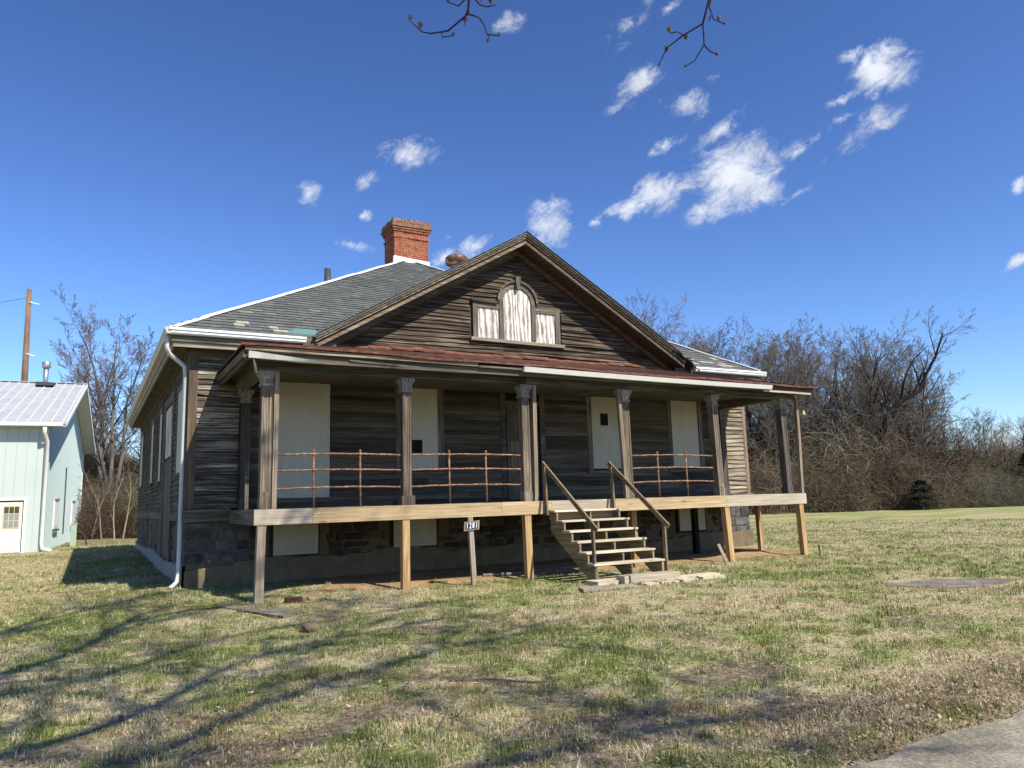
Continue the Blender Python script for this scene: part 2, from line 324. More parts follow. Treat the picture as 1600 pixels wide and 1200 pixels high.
def plywood():
    m, nt, p = newmat('peeling_plywood'); v, rnd = objcoord(nt, (6, 6, 1.3)); w = nt.nodes.new('ShaderNodeTexWave'); w.wave_type = 'RINGS'; w.rings_direction = 'Y'
    w.inputs['Scale'].default_value = .45; w.inputs['Distortion'].default_value = 12; w.inputs['Detail'].default_value = 3; w.inputs['Detail Scale'].default_value = .7; nt.links.new(v, w.inputs[0])
    v2, _ = objcoord(nt, (11, 11, 1.6)); n = noise(nt, v2, 2.0, 6, .7, .8)
    s = mathn(nt, 'ADD', mathn(nt, 'MULTIPLY', w.outputs['Fac'], .22), mathn(nt, 'MULTIPLY', n, .82))
    nt.links.new(ramp(nt, s, [(.40, (.20,.165,.14)), (.50, (.40,.36,.325)), (.60, (.64,.61,.57))]), p.inputs['Base Color']); p.inputs['Roughness'].default_value = .8; return m
M['ply'] = plywood()
M['shed_wall'] = plain('pale_green_metal_siding', (.53,.61,.58), .45, .03, nscale=.6)
M['shed_side'] = plain('pale_blue_metal_siding', (.53,.65,.65), .45, .03, nscale=.6)
M['shed_roof'] = plain('galvanised_roof', (.43,.45,.47), .45, .10, metal=.0, nscale=2.5); M['shed_rib'] = plain('galvanised_rib', (.60,.62,.63), .4, .04)
M['cream'] = plain('cream_paint', (.74,.74,.69), .5, .04)
M['yellow'] = plain('yellow_muntin', (.70,.58,.30), .5, .05)
M['pane'] = plain('window_glass', (.05,.05,.06), .1, .1, spec=.5)
M['curtain'] = plain('grey_curtain', (.28,.30,.31), .8, .05)
M['boxgreen'] = plain('pale_green_cabinet', (.36,.45,.36), .5, .04)
M['pole'] = wood('pole_wood', (.13,.075,.045), (.27,.17,.11), (.40,.29,.21), 'z')
def bark(name, a, b, c, sc=3, lo=.7, hi=1.05):
    m, nt, p = newmat(name); v, rnd = objcoord(nt, (1, 1, .35)); n = noise(nt, v, sc, 6, .7)
    col = ramp(nt, n, [(.3, a), (.5, b), (.7, c)])
    vv = nt.nodes.new('ShaderNodeVectorMath'); vv.operation = 'SCALE'; nt.links.new(col, vv.inputs[0]); nt.links.new(mapr(nt, rnd, 0, 1, lo, hi), vv.inputs['Scale'])
    nt.links.new(vv.outputs[0], p.inputs['Base Color']); p.inputs['Roughness'].default_value = .95; p.inputs['Specular IOR Level'].default_value = .1; bump(nt, p, n, .03); return m
M['bark'] = bark('grey_bark', (.05,.042,.036), (.13,.115,.10), (.24,.215,.19))
M['bark_dark'] = bark('dark_bark', (.01,.009,.008), (.02,.018,.016), (.04,.036,.032))
M['twig'] = bark('twig_bark', (.095,.078,.066), (.18,.15,.127), (.28,.24,.205), .5)
M['twig_dark'] = bark('dark_twig_bark', (.03,.02,.022), (.05,.034,.036), (.075,.055,.055), 20)
M['bramble'] = bark('bramble_stems', (.055,.044,.030), (.125,.104,.073), (.26,.225,.165), .35, .35, 1.05)
for i_, (a_, b_, c_) in enumerate((((.06,.042,.03),(.135,.10,.07),(.27,.21,.15)), ((.055,.048,.04),(.12,.108,.09),(.24,.22,.19)), ((.05,.048,.025),(.115,.108,.06),(.24,.22,.14)), ((.055,.032,.024),(.125,.08,.06),(.25,.175,.135)))):
    M['bramble%d' % i_] = bark('bramble_stems', a_, b_, c_, .35, .5, 1.25)
M['bud'] = plain('dry_seed_cone', (.17,.10,.055), .8, .25, nscale=30)
M['needles'] = plain('evergreen_needles', (.016,.035,.017), .7, .3, nscale=2)
M['leaf'] = None
# ------------------------------------------------------------------ ground
rs = np.random.RandomState(5)
def lattice_noise(x, y, cell, seed):
    r = np.random.RandomState(seed); T = r.rand(256, 256)
    fx = x/cell; fy = y/cell; ix = np.floor(fx).astype(int); iy = np.floor(fy).astype(int)
    tx = fx-ix; ty = fy-iy; tx = tx*tx*(3-2*tx); ty = ty*ty*(3-2*ty)
    a = T[ix % 256, iy % 256]; b = T[(ix+1) % 256, iy % 256]; c = T[ix % 256, (iy+1) % 256]; d = T[(ix+1) % 256, (iy+1) % 256]
    return (a*(1-tx)+b*tx)*(1-ty) + (c*(1-tx)+d*tx)*ty
def fbm(x, y, cell, seed, octv=4):
    s = 0; w = 0; a = 1.0
    for i in range(octv): s = s + a*lattice_noise(x+i*7.3, y-i*3.1, cell/2**i, seed+i); w += a; a *= .55
    return s/w
def sst(a, b, x):
    t = np.clip((x-a)/(b-a), 0, 1); return t*t*(3-2*t)
def ell(x, y, cx, cy, rx, ry, an=0):
    t = math.radians(an); u = ((x-cx)*math.cos(t)+(y-cy)*math.sin(t))/rx; v = (-(x-cx)*math.sin(t)+(y-cy)*math.cos(t))/ry
    return np.sqrt(u*u+v*v)
def height(x, y):
    z = np.full_like(x, -1.60, dtype=float)
    z = z + .05*(fbm(x, y, 2.2, 40, 3)-.5)*sst(-11.2, -9.5, y) + .03*(fbm(x, y, .5, 47, 2)-.5)*sst(-11.2, -10, y)*(y < 30)
    # slight rise towards the foundation and under the porch
    z = z + .11*sst(.2, 2.2, y)*(1-sst(16, 19, x))*sst(-2.5, -1.2, x)*(1-sst(20, 26, y))
    z = z + .10*np.exp(-((x-1.2)/1.3)**2-((y-.9)/.7)**2) - .09*np.exp(-((x-1.5)/2.5)**2-((y+1.6)/1.2)**2)*.3
    z = z + .10*np.exp(-((x-12.6)/.9)**2-((y-1.3)/.5)**2)
    z = z + .15*sst(6, 16, y)*(1-sst(-1.5, 1, x))
    z = z - .06*(1-sst(-10.75, -10.5, y))
    # wooded bank behind the shed and the house
    hb = 5.5*sst(40, 66, y+.15*x)*(1-sst(8, 24, x)); z = z + hb
    z = z - .03*sst(25, 55, x)
    return z
BARE = [(2.86,-8.5,.75,.42,10),(.85,-9.2,.6,.3,0),(-1.5,-8.35,.75,.3,15),(-.3,-7.95,.5,.28,0),(.35,-9.0,.35,.2,0),(2.3,-9.6,.5,.25,0),(.2,-9.65,.9,.3,0)]
def states(x, y):
    f = fbm(x, y, 2.6, 3, 4); g = fbm(x*1.0, y*1.0, .7, 13, 3)
    green = sst(.42, .66, f*.72+g*.36)
    f2 = fbm(x, y, .38, 31, 2); green = sst(.34, .74, f*.40+g*.32+f2*.34)
    for cx, cy, rx, ry, k in [(-2.3,-2.6,1.6,1.1,.45),(-.6,-4.5,1.6,.7,.35),(1.6,-5.1,1.8,.7,.5),(3.6,-5.9,2.0,.6,.5),(8.5,-3.3,2.5,.5,.3),(-2.6,2.5,1.2,2.0,.35),(2.2,-6.5,1.2,.5,.3),(-1.8,6,2,5,.4)]:
        green = green + .75*k*np.exp(-ell(x, y, cx, cy, rx, ry)**2*1.2)*(.4+g)
    for cx, cy, rx, ry, k in [(3.2,-9.5,2.6,.7,.6),(9,-7.5,4,1.6,.35),(5.5,-4.5,1.3,.8,.3),(1.5,-1.2,2.5,.7,.3),(10,-9.5,8,.9,.6)]:
        green = green - k*np.exp(-ell(x, y, cx, cy, rx, ry)**2*1.2)
    green = green*(1-.35*sst(8, 30, np.hypot(x-8, y+2))) + .34*sst(20,60,(x+2.56)*.479+(y+14.04)*.865); green = np.clip(green*.97, 0, 1)
    bare = np.zeros_like(x)
    e = (fbm(x, y, .35, 21, 3)-.5)*.9
    for cx, cy, rx, ry, an in BARE: bare = np.maximum(bare, 1-sst(.75, 1.15, ell(x, y, cx, cy, rx, ry, an)+e))
    bare = np.maximum(bare, .8*sst(.66, .80, fbm(x, y, .9, 77, 4))*(y < 20))
    sand = (sst(.15, .6, y+e*.7)*(1-sst(2.6, 3.0, y)))*sst(.8, 1.8, x+e)*(1-sst(13.5, 14.6, x+e))
    sand = np.maximum(sand, (1-sst(.7, 1.2, ell(x, y, 13.4, 1.0, 1.5, .6)+e))*.9)
    leaf = sst(-9.6, -10.4, -(-y)) if False else sst(-9.5, -10.5, y)*.0
    leaf = np.maximum((1-sst(.2, 1.0, np.abs(y+10.1)+e*.5))*sst(1, 2, x)*.9, np.zeros_like(x))
    lf2 = sst(24, 30, y+e*2)*(1-sst(40, 48, y))*sst(-4.4, -3.9, x)*(1-sst(-1, 1.5, x)); leaf = np.maximum(leaf, lf2)
    dd = (x+2.56)*.479+(y+14.04)*.865
    leaf = np.maximum(leaf, sst(66.5, 70.5, dd+e*2)*(x > 20)*.95)
    hb = sst(41, 46, y+.15*x)*(1-sst(10, 24, x)); leaf = np.maximum(leaf, hb*.9)
    return green, bare, sand, leaf
def axis(lo, hi, step, far):
    a = list(np.arange(lo, hi+1e-6, step)); s = step; u = hi; w = []
    while u < far: s *= 1.16; u += s; w.append(u)
    s = step; u = lo; v = []
    while u > -far: s *= 1.16; u -= s; v.append(u)
    return np.array(v[::-1]+a+w)
gx = axis(-8, 20, .085, 700); gy = axis(-12, 6, .085, 700)
X, Y = np.meshgrid(gx, gy, indexing='ij'); Z = height(X, Y)
nx, ny = X.shape; idx = np.arange(nx*ny).reshape(nx, ny)
F = np.stack([idx[:-1,:-1], idx[1:,:-1], idx[1:,1:], idx[:-1,1:]], -1).reshape(-1, 4)
g, b, s, l = states(X, Y)
col = np.stack([g.ravel(), b.ravel(), s.ravel()], -1); col2 = np.stack([l.ravel()]*3, -1)
gm = npmesh('ground', np.stack([X.ravel(), Y.ravel(), Z.ravel()], -1), F, {'cover': col, 'litter': col2})
def ground_mat():
    m, nt, p = newmat('lawn_ground'); ge = nt.nodes.new('ShaderNodeNewGeometry'); pos = ge.outputs['Position']
    at = nt.nodes.new('ShaderNodeAttribute'); at.attribute_name = 'cover'; sp = nt.nodes.new('ShaderNodeSeparateColor'); nt.links.new(at.outputs['Color'], sp.inputs[0])
    a2 = nt.nodes.new('ShaderNodeAttribute'); a2.attribute_name = 'litter'
    n = noise(nt, pos, 1.3, 8, .7); nf = noise(nt, pos, 16, 6, .75); nv = noise(nt, pos, 60, 3, .7)
    mpx = nt.nodes.new('ShaderNodeMapping'); mpx.inputs['Rotation'].default_value = (0, 0, R(-29)); mpx.inputs['Scale'].default_value = (.10, .8, 1); nt.links.new(pos, mpx.inputs[0])
    nb = noise(nt, mpx.outputs[0], 1.0, 6, .65)
    dry = ramp(nt, mathn(nt, 'ADD', mathn(nt, 'MULTIPLY', nf, .6), mathn(nt, 'MULTIPLY', nv, .4)), [(.40, (.10,.078,.045)), (.5, (.31,.27,.155)), (.60, (.56,.50,.32))])
    grn = ramp(nt, nf, [(.40, (.055,.065,.022)), (.5, (.19,.21,.075)), (.60, (.40,.41,.18))])
    gf = mathn(nt, 'ADD', sp.outputs[0], mapr(nt, mathn(nt, 'ADD', nf, nb), .8, 1.2, -.45, .45))
    gf = mapr(nt, gf, .35, .75, 0, 1)
    c = mixc(nt, gf, dry, grn)
    soil = ramp(nt, nf, [(.38, (.08,.062,.042)), (.5, (.165,.135,.095)), (.62, (.31,.255,.18))])
    c = mixc(nt, mapr(nt, mathn(nt, 'ADD', sp.outputs[1], mapr(nt, nf, .3, .7, -.3, .3)), .3, .7, 0, 1), c, soil)
    sand = ramp(nt, n, [(.3, (.17,.11,.055)), (.6, (.36,.25,.135))])
    c = mixc(nt, mapr(nt, mathn(nt, 'ADD', sp.outputs[2], mapr(nt, nf, .3, .7, -.2, .2)), .3, .7, 0, 1), c, sand)
    lf = ramp(nt, mathn(nt, 'ADD', mathn(nt, 'MULTIPLY', nf, .5), mathn(nt, 'MULTIPLY', nv, .5)), [(.36, (.055,.04,.028)), (.5, (.165,.125,.082)), (.62, (.34,.27,.185))])
    c = mixc(nt, mapr(nt, mathn(nt, 'ADD', a2.outputs['Fac'], mapr(nt, nf, .3, .7, -.3, .3)), .3, .7, 0, .9), c, lf)
    nt.links.new(c, p.inputs['Base Color']); p.inputs['Roughness'].default_value = 1; p.inputs['Specular IOR Level'].default_value = .05
    bump(nt, p, mathn(nt, 'ADD', mathn(nt, 'MULTIPLY', nf, .6), mathn(nt, 'MULTIPLY', nv, .4)), .05, .7)
    return m
ground = bpy.data.objects.new('ground', gm); gm.materials.append(ground_mat()); gm.polygons.foreach_set('use_smooth', np.ones(len(F), bool)); C.objects.link(ground)
tag(ground, 'flat patchy lawn of green and straw coloured grass with bare spots', kind='structure')

def asphalt():
    m, nt, p = newmat('worn_pavement'); ge = nt.nodes.new('ShaderNodeNewGeometry'); pos = ge.outputs['Position']
    n = noise(nt, pos, 1.5, 6, .65); nf = noise(nt, pos, 45, 5, .85)
    c = ramp(nt, mathn(nt, 'ADD', mathn(nt, 'MULTIPLY', n, .4), mathn(nt, 'MULTIPLY', nf, .6)), [(.40, (.11,.10,.075)), (.5, (.245,.22,.17)), (.6, (.42,.38,.30))])
    nt.links.new(c, p.inputs['Base Color']); p.inputs['Roughness'].default_value = .95; bump(nt, p, nf, .006); return m
xs = list(np.arange(-40, 60, .12)); ev = (fbm(np.array(xs), np.zeros(len(xs)), .6, 5, 4)-.5)*.22 + (fbm(np.array(xs), np.zeros(len(xs)), 3.5, 9, 2)-.5)*.3
v = []; f = []
for i, (x, e) in enumerate(zip(xs, ev)):
    v += [(x, -17.5, -1.62), (x, -12, -1.605), (x, -10.72+e, -1.59), (x, -10.69+e, -1.66)]
    if i:
        for k in range(3): f.append((4*i-4+k, 4*i+k, 4*i+k+1, 4*i-4+k+1))
rb = MB(); rb.v = v; rb.f = f; ro = rb.build('road', asphalt(), None, (0, 0, 0)); tag(ro, 'worn pale asphalt road edge at the near corner', kind='structure')
far = np.array([[-400,-17.4],[400,-17.4]])

# ------------------------------------------------------------------ house
D = 2.768; XC = 6.956; XL = XC-7.773; XR = XC+7.773; Wd = 13.912; OV = .434; ZE = 3.647; PS = .5952
YB = D+16.71; XEL = XL-OV; XER = XR+OV; YE = D-OV
house = empty('house', (XC, D, -1.5), 'large abandoned wooden house with dark weathered siding, boarded windows and a sagging front porch', 'house')
def part(mb, name, mat, parent=None, **k): return mb.build(name, M[mat] if isinstance(mat, str) else mat, parent or house, **k)
front = part(MB().box(XL+.02, XR-.02, D+.03, D+.2, -.2, ZE-.1), 'front_wall', 'sheath')
side = part(MB().box(XL+.03, XL+.2, D+.2, YB-.03, -.2, ZE-.1), 'side_wall', 'sheath')
right = part(MB().box(XR-.2, XR-.03, D+.2, YB-.03, -.2, ZE-.1), 'right_wall', 'clap_side')
back = part(MB().box(XL+.03, XR-.03, YB-.03, YB+.1, -1.6, ZE-.1), 'back_wall', 'clap_porch')
rnd = random.Random(4)
clap_left = [245]
def board(mb, u0, u1, z0, z1, to, warp, ends=None, out0=0.0):
    """tapered clapboard; to(u,out,z)->world; ends=(u0top,u1top) for slanted ends"""
    n = max(1, int((u1-u0)/.8)); t0, t1 = ends or (u0, u1)
    zb = z0 + rnd.uniform(-.4, .3)*warp*.02; tilt = rnd.uniform(-1, 1)*warp*.012
    prev = None
    for i in range(n+1):
        k = i/n; ub = u0+(u1-u0)*k; ut = t0+(t1-t0)*k
        dz = tilt*(k-.5)*2 + rnd.uniform(-1, 1)*warp*.007; do = abs(rnd.gauss(0, 1))*warp*.006
        b = len(mb.v)
        mb.v += [to(ub, out0, zb+dz), to(ub, out0+.040+do, zb+dz), to(ut, out0+.008, z1+.012), to(ut, out0, z1+.012)]
        if prev is not None:
            for q in range(4):
                mb.f.append((prev+q, prev+(q+1)%4, b+(q+1)%4, b+q))
        else: mb.f.append((b+3, b+2, b+1, b))
        prev = b
    mb.f.append((prev, prev+1, prev+2, prev+3))
def fr(u, o, z): return (u, D-o, z)
def sdw(u, o, z): return (XL-o, u, z)
def clads(parent, mat, u0, u1, z0, z1, to, holes, ex=.117, warp=1, single=True, maxlen=4.2):
    """rows of clapboards; every board a part of its own while the budget lasts"""
    rest = MB(); n = int((z1-z0)/ex+.5); e = (z1-z0)/n
    for r in range(n):
        a = z0+r*e; bb = a+e; mid = (a+bb)/2; segs = [(u0, u1)]
        for h0, h1, hz0, hz1 in holes:
            if hz0 < mid < hz1:
                ns = []
                for s0, s1 in segs:
                    if h1 <= s0 or h0 >= s1: ns.append((s0, s1)); continue
                    if h0 > s0: ns.append((s0, h0))
                    if h1 < s1: ns.append((h1, s1))
                segs = ns
        for s0, s1 in segs:
            if s1-s0 < .05: continue
            cuts = [s0]
            while s1-cuts[-1] > maxlen: cuts.append(cuts[-1]+rnd.uniform(.45, .8)*maxlen)
            cuts.append(s1)
            for c0, c1 in zip(cuts, cuts[1:]):
                w = warp*rnd.choice([.6, .8, 1, 1, 1.6])
                if single and clap_left[0] > 0:
                    mb = MB(); board(mb, c0+.002, c1-.002, a, bb, to, w); part(mb, 'clapboard', mat, parent); clap_left[0] -= 1
                else: board(rest, c0+.002, c1-.002, a, bb, to, w)
    if rest.v: part(rest, 'clapboard_field', mat, parent, kind='stuff')
# openings on the front wall: (x0,x1,z0,z1)
H_A = (.62, 2.10, .22, 2.98); H_1 = (3.62, 4.84, .74, 2.98); H_D = (6.38, 7.66, .02, 3.05); H_2 = (8.98, 10.28, .72, 2.98); H_3 = (11.72, 13.02, .74, 2.98)
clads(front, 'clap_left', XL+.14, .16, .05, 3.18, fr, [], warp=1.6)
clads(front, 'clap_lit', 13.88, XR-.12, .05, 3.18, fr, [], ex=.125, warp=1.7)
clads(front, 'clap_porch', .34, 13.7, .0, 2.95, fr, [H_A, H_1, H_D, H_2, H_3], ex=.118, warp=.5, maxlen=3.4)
# corner boards, frieze, sill ledge
part(MB().box(XL-.03, XL+.14, D-.035, D+.03, .04, 3.3), 'corner_board', 'corner')
part(MB().box(XL-.033, XL+.03, D+.03, D+.15, .04, 3.3), 'corner_board', 'trim_z')
part(MB().box(XR-.12, XR+.03, D-.035, D+.03, .04, 3.3), 'corner_board', 'corner')
part(MB().box(XL-.04, .2, D-.045, D+.028, 3.18, 3.36), 'frieze_board', 'soffit')
part(MB().box(13.8, XR+.04, D-.045, D+.028, 3.18, 3.36), 'frieze_board', 'soffit')
part(MB().box(XL-.07, .02, D-.10, D+.02, -.02, .035), 'sill_ledge', 'trim_x')
part(MB().box(13.93, XR+.07, D-.10, D+.02, -.02, .035), 'sill_ledge', 'trim_x')
part(MB().box(XL-.05, .02, D-.05, D+.02, -.22, -.02), 'sill_beam', 'clap_porch')
part(MB().box(13.93, XR+.05, D-.05, D+.02, -.22, -.02), 'sill_beam', 'clap_lit')
part(MB().box(.02, 13.93, D-.02, D+.03, -.3, .0), 'sill_beam', 'clap_porch')
# side wall
hs = [(3.55, 4.95, .8, 2.8), (5.7, 8.2, -.2, 2.85), (8.9, 10.0, .8, 2.85), (11.95, 13.15, .85, 2.85), (17.1, 18.9, .9, 2.95)]
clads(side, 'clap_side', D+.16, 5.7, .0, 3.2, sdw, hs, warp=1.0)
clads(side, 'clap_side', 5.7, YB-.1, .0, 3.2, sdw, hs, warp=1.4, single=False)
part(MB().box(XL-.04, XL+.02, D+.15, 6.0, -.2, -.005), 'water_table', 'beam_y'); part(MB().box(XL-.04, XL+.02, 8.15, YB, -.2, -.005), 'water_table', 'beam_y')
part(MB().box(XL-.045, XL+.03, D+.15, YB, 3.2, 3.42), 'side_frieze', 'soffit_y')
def framed(name, x0, x1, z0, z1, fw, panel, mat='trim_z', pm='board', hole=None, sill=True, label=None, top=None):
    """boarded window in the front wall: frame boards, sill and white panel"""
    w = part(MB().box(x0+.01, x1-.01, D+.0, D+.028, z0+.01, z1-.01), name, 'sheath', label=label)
    px0, px1, pz0, pz1 = panel
    part(MB().box(x0, x0+fw, D-.04, D-.001, z0, z1), 'frame_board', mat, w); part(MB().box(x1-fw, x1, D-.04, D-.001, z0, z1), 'frame_board', mat, w)
    part(MB().box(x0+fw, x1-fw, D-.045, D-.001, z1-fw*.9, z1), 'frame_board', 'trim_x', w)
    if sill: part(MB().box(x0-.04, x1+.04, D-.075, D-.001, z0-.05, z0+.02), 'window_sill', 'trim_x', w)
    if hole:
        hx0, hx1, hz0, hz1 = hole; y0, y1 = D-.018, D-.002
        mb = MB(); mb.box(px0, hx0, y0, y1, pz0, pz1); mb.box(hx1, px1, y0, y1, pz0, pz1); mb.box(hx0, hx1, y0, y1, pz0, hz0); mb.box(hx0, hx1, y0, y1, hz1, pz1)
        part(mb, 'panel_board', pm, w); part(MB().box(hx0-.01, hx1+.01, D-.0018, D-.0006, hz0-.01, hz1+.01), 'cut_opening', 'black', w)
    else: part(MB().box(px0, px1, D-.018, D-.002, pz0, pz1), 'panel_board', pm, w)
    return w
framed('boarded_window', *H_1, .15, (3.77, 4.69, .80, 2.80), hole=(4.02, 4.29, 1.19, 1.50), label='boarded window whose white panel has a small square hole low down')
framed('boarded_window', *H_2, .15, (9.14, 10.12, .80, 2.82), hole=(9.42, 9.68, 1.95, 2.28), label='boarded window whose white panel has a small square hole high up')
framed('boarded_window', *H_3, .15, (11.88, 12.86, .80, 2.82), label='boarded window with a plain white panel')
# wide white panel at the left
wp = part(MB().box(.66, 2.08, D-.045, D+.02, .22, 2.80), 'white_wall_panel', 'board')
part(MB().box(.66, 2.08, D-.050, D+.02, 2.803, 2.97), 'panel_top_strip', 'board', wp)
# front door
dr = part(MB().box(6.52, 7.52, D+.0, D+.028, .03, 2.95), 'door_recess', 'black')
part(MB().box(6.38, 6.52, D-.045, D-.002, .02, 2.85), 'frame_board', 'beam', dr); part(MB().box(7.52, 7.66, D-.045, D-.002, .02, 2.85), 'frame_board', 'beam', dr)
part(MB().box(6.38, 7.66, D-.055, D-.002, 2.85, 3.04), 'header_board', 'pale_x', dr)
part(MB().box(6.52, 7.52, D-.035, D-.002, 2.42, 2.52), 'transom_bar', 'trim_x', dr)
door = part(MB().box(6.56, 7.46, D-.02, D-.003, .05, 2.42), 'door', 'trim_z')
for z0, z1 in ((.15,.62),(.72,1.12),(1.22,1.5),(1.6,2.3)):
    for x0, x1 in ((6.66, 6.97), (7.05, 7.36)):
        part(MB().box(x0, x1, D-.032, D-.02, z0, z1), 'door_panel', 'trim_z', door)
part(MB()._lathe([(.02,1.1),(.03,1.12),(.03,1.15),(.015,1.17)], 6.62, D-.05, 8), 'door_knob', 'lead', door)
# side wall openings
def sidewin(y0, y1, z0, z1, lab=None):
    w = part(MB().box(XL-.001, XL+.028, y0, y1, z0, z1), 'boarded_window', 'sheath')
    for a, b in ((y0, y0+.13), (y1-.13, y1)): part(MB().box(XL-.045, XL-.002, a, b, z0, z1), 'frame_board', 'trim_z', w)
    part(MB().box(XL-.05, XL-.002, y0+.13, y1-.13, z1-.13, z1), 'frame_board', 'trim_z', w); part(MB().box(XL-.08, XL-.002, y0-.03, y1+.03, z0-.05, z0+.02), 'window_sill', 'trim_z', w)
    part(MB().box(XL-.03, XL-.003, y0+.13, y1-.13, z0+.02, z1-.13), 'panel_board', 'board', w)
for a in ((3.55,4.95,.8,2.8),(8.9,10.0,.8,2.85),(11.95,13.15,.85,2.85),(17.1,18.9,.9,2.95)): sidewin(*a)
sd_ = part(MB().box(XL-.001, XL+.03, 5.72, 8.15, -1.2, 2.84), 'side_door', 'sheath')
for a, b in ((5.7, 5.95), (7.95, 8.18)): part(MB().box(XL-.05, XL-.002, a, b, -1.15, 2.85), 'frame_board', 'trim_z', sd_)
part(MB().box(XL-.05, XL-.002, 5.95, 7.95, 2.65, 2.85), 'frame_board', 'trim_z', sd_)
part(MB().box(XL-.03, XL-.003, 6.1, 7.8, 1.35, 2.6), 'plywood_panel', 'ply', sd_)
part(MB().box(XL-.025, XL-.003, 6.0, 7.9, -1.1, 1.28), 'door_leaf', 'col_dark', sd_)
# ---- foundation
fnd = part(MB().box(XL+.03, XR-.03, D+.05, D+.4, -1.75, -.2), 'foundation', 'pointing')
part(MB().box(XL+.03, XL+.4, D+.4, YB-.03, -1.75, -.2), 'foundation_side', 'pointing'); part(MB().box(XR-.4, XR-.03, D+.4, YB-.03, -1.75, -.2), 'foundation_right', 'pointing')
def plaster(u0, u1, base, to, mat, seed, nm):
    n = int((u1-u0)/.15); mb = MB(); r = random.Random(seed); ph = 0
    for i in range(n+1):
        u = u0+(u1-u0)*i/n; h = base(u)+r.uniform(-.035, .035)
        mb.v += [to(u, -.03, -1.75), to(u, .055, -1.75), to(u, .04, h), to(u, -.03, h+.01)]
        if i:
            for q in range(3): b = 4*i; mb.f.append((b-4+q, b-4+q+1, b+q+1, b+q))
    part(mb, nm, mat)
plaster(XL, XR, lambda u: -1.08+.09*math.sin(u*.5)+.05*math.sin(u*2.1), fr, 'plaster', 3, 'plaster_base')
plaster(D, YB, lambda u: -1.12+.06*math.sin(u*.7)-(.0 if u < 8 else .02), sdw, 'plaster_side', 4, 'plaster_base')
stone_n = [0]
def stones(u0, u1, z0, z1, to, big, mat, holes, seed, limit=260):
    r = random.Random(seed); rest = MB(); z = z0
    while z < z1-.06:
        h = r.uniform(.2, .3) if big else r.uniform(.13, .24)
        if z+h > z1-.08: h = z1-z
        u = u0 + (0 if big else r.uniform(-.0, .0))
        while u < u1-.05:
            w = r.uniform(.3, .62) if big else r.uniform(.18, .5)
            if u+w > u1-.12: w = u1-u
            mid = u+w/2; g = .014
            if not any(a-.02 < u+w and b+.02 > u and c < z+h*.5 < d for a, b, c, d in holes) and (big or r.random() > .07):
                jj = .006 if big else .035
                def q(uu, zz, o, s): return to(uu+r.uniform(-jj, jj), o, zz+r.uniform(-jj, jj))
                o = r.uniform(.012, .03) if big else r.uniform(.015, .05); s = .012
                b = [(u+g, z+g), (u+w-g, z+g), (u+w-g, z+h-g), (u+g, z+h-g)]
                jit = [(r.uniform(-jj, jj), r.uniform(-jj, jj)) for _ in b]
                bot = [to(a+j[0], -.04, c+j[1]) for (a, c), j in zip(b, jit)]
                cu, cz = u+w/2, z+h/2
                top = [to(a+j[0]+(s if a < cu else -s), o, c+j[1]+(s if c < cz else -s)) for (a, c), j in zip(b, jit)]
                if stone_n[0] < limit: part(MB().hexa(bot+top), 'stone', mat, fnd); stone_n[0] += 1
                else: rest.hexa(bot+top)
            u += w
        z += h
    if rest.v: part(rest, 'stone_field', mat, fnd, kind='stuff')
fr2 = lambda u, o, z: (u, D+.045-o, z)
sd2 = lambda u, o, z: (XL+.028-o, u, z)
BW = [(.84, 1.88, -1.0, -.2), (3.5, 4.66, -1.0, -.2), (11.88, 12.94, -1.0, -.2)]
stones(XL+.01, .42, -1.06, -.22, fr2, True, 'stone', [], 7)
stones(13.5, XR-.01, -1.12, -.22, fr2, True, 'stone', [], 8)
stones(.42, 13.5, -1.06, -.3, fr2, False, 'stone_b', BW, 9)
stones(D+.05, 6.0, -1.1, -.2, sd2, True, 'stone', [(4.4, 5.0, -.9, -.2)], 10)
stones(7.9, YB, -1.12, -.2, sd2, True, 'stone', [(9.3, 10.2, -1.0, -.2), (12.6, 13.6, -1, -.2)], 12)
for (a, b, c, d), (p0, p1, q0, q1) in zip(BW, ((.9, 1.84, -.97, -.3), (3.56, 4.6, -.94, -.3), (11.94, 12.88, -.95, -.3))):
    w = part(MB().box(a, b, D-.02, D+.06, c, -.3), 'basement_window', 'sheath'); part(MB().box(p0, p1, D-.05, D-.02, q0, q1), 'panel_board', 'board', w)
# ---- main roof
AY = YE+(XC-XEL); AZ = ZE+PS*(XC-XEL); BYY = YB+OV-(XC-XEL)
roof = MB(); GS = .5785; GZ = 6.795
P = {'fl': (XEL, YE, ZE), 'fr': (XER, YE, ZE), 'bl': (XEL, YB+OV, ZE), 'br': (XER, YB+OV, ZE), 'a': (XC, AY, AZ), 'b': (XC, BYY, AZ)}
def slab(mb, pts, t=.05):
    b = len(mb.v); n = len(pts); mb.v += [tuple(p) for p in pts] + [(p[0], p[1], p[2]-t) for p in pts]
    mb.f.append(tuple(range(b, b+n))); mb.f.append(tuple(b+n+i for i in reversed(range(n))))
    for i in range(n): j = (i+1) % n; mb.f.append((b+i, b+n+i, b+n+j, b+j))
ybg = YE+(GZ-.05-ZE)/PS; xn = (GZ-.05-ZE)/GS
slab(roof, [P['fl'], (XC-xn, YE, ZE), (XC, ybg, GZ-.05), P['a']]); slab(roof, [(XC+xn, YE, ZE), P['fr'], P['a'], (XC, ybg, GZ-.05)]); slab(roof, [P['fl'], P['a'], P['b'], P['bl']]); slab(roof, [P['fr'], P['br'], P['b'], P['a']]); slab(roof, [P['bl'], P['b'], P['br']])
roof_o = part(roof, 'roof', 'slate')
ca = 1/math.sqrt(1+PS*PS); sa = PS*ca; GS = .5785; GZ = 6.795
lim = [290]; rest = MB(); rest_p = MB(); rr = random.Random(8)
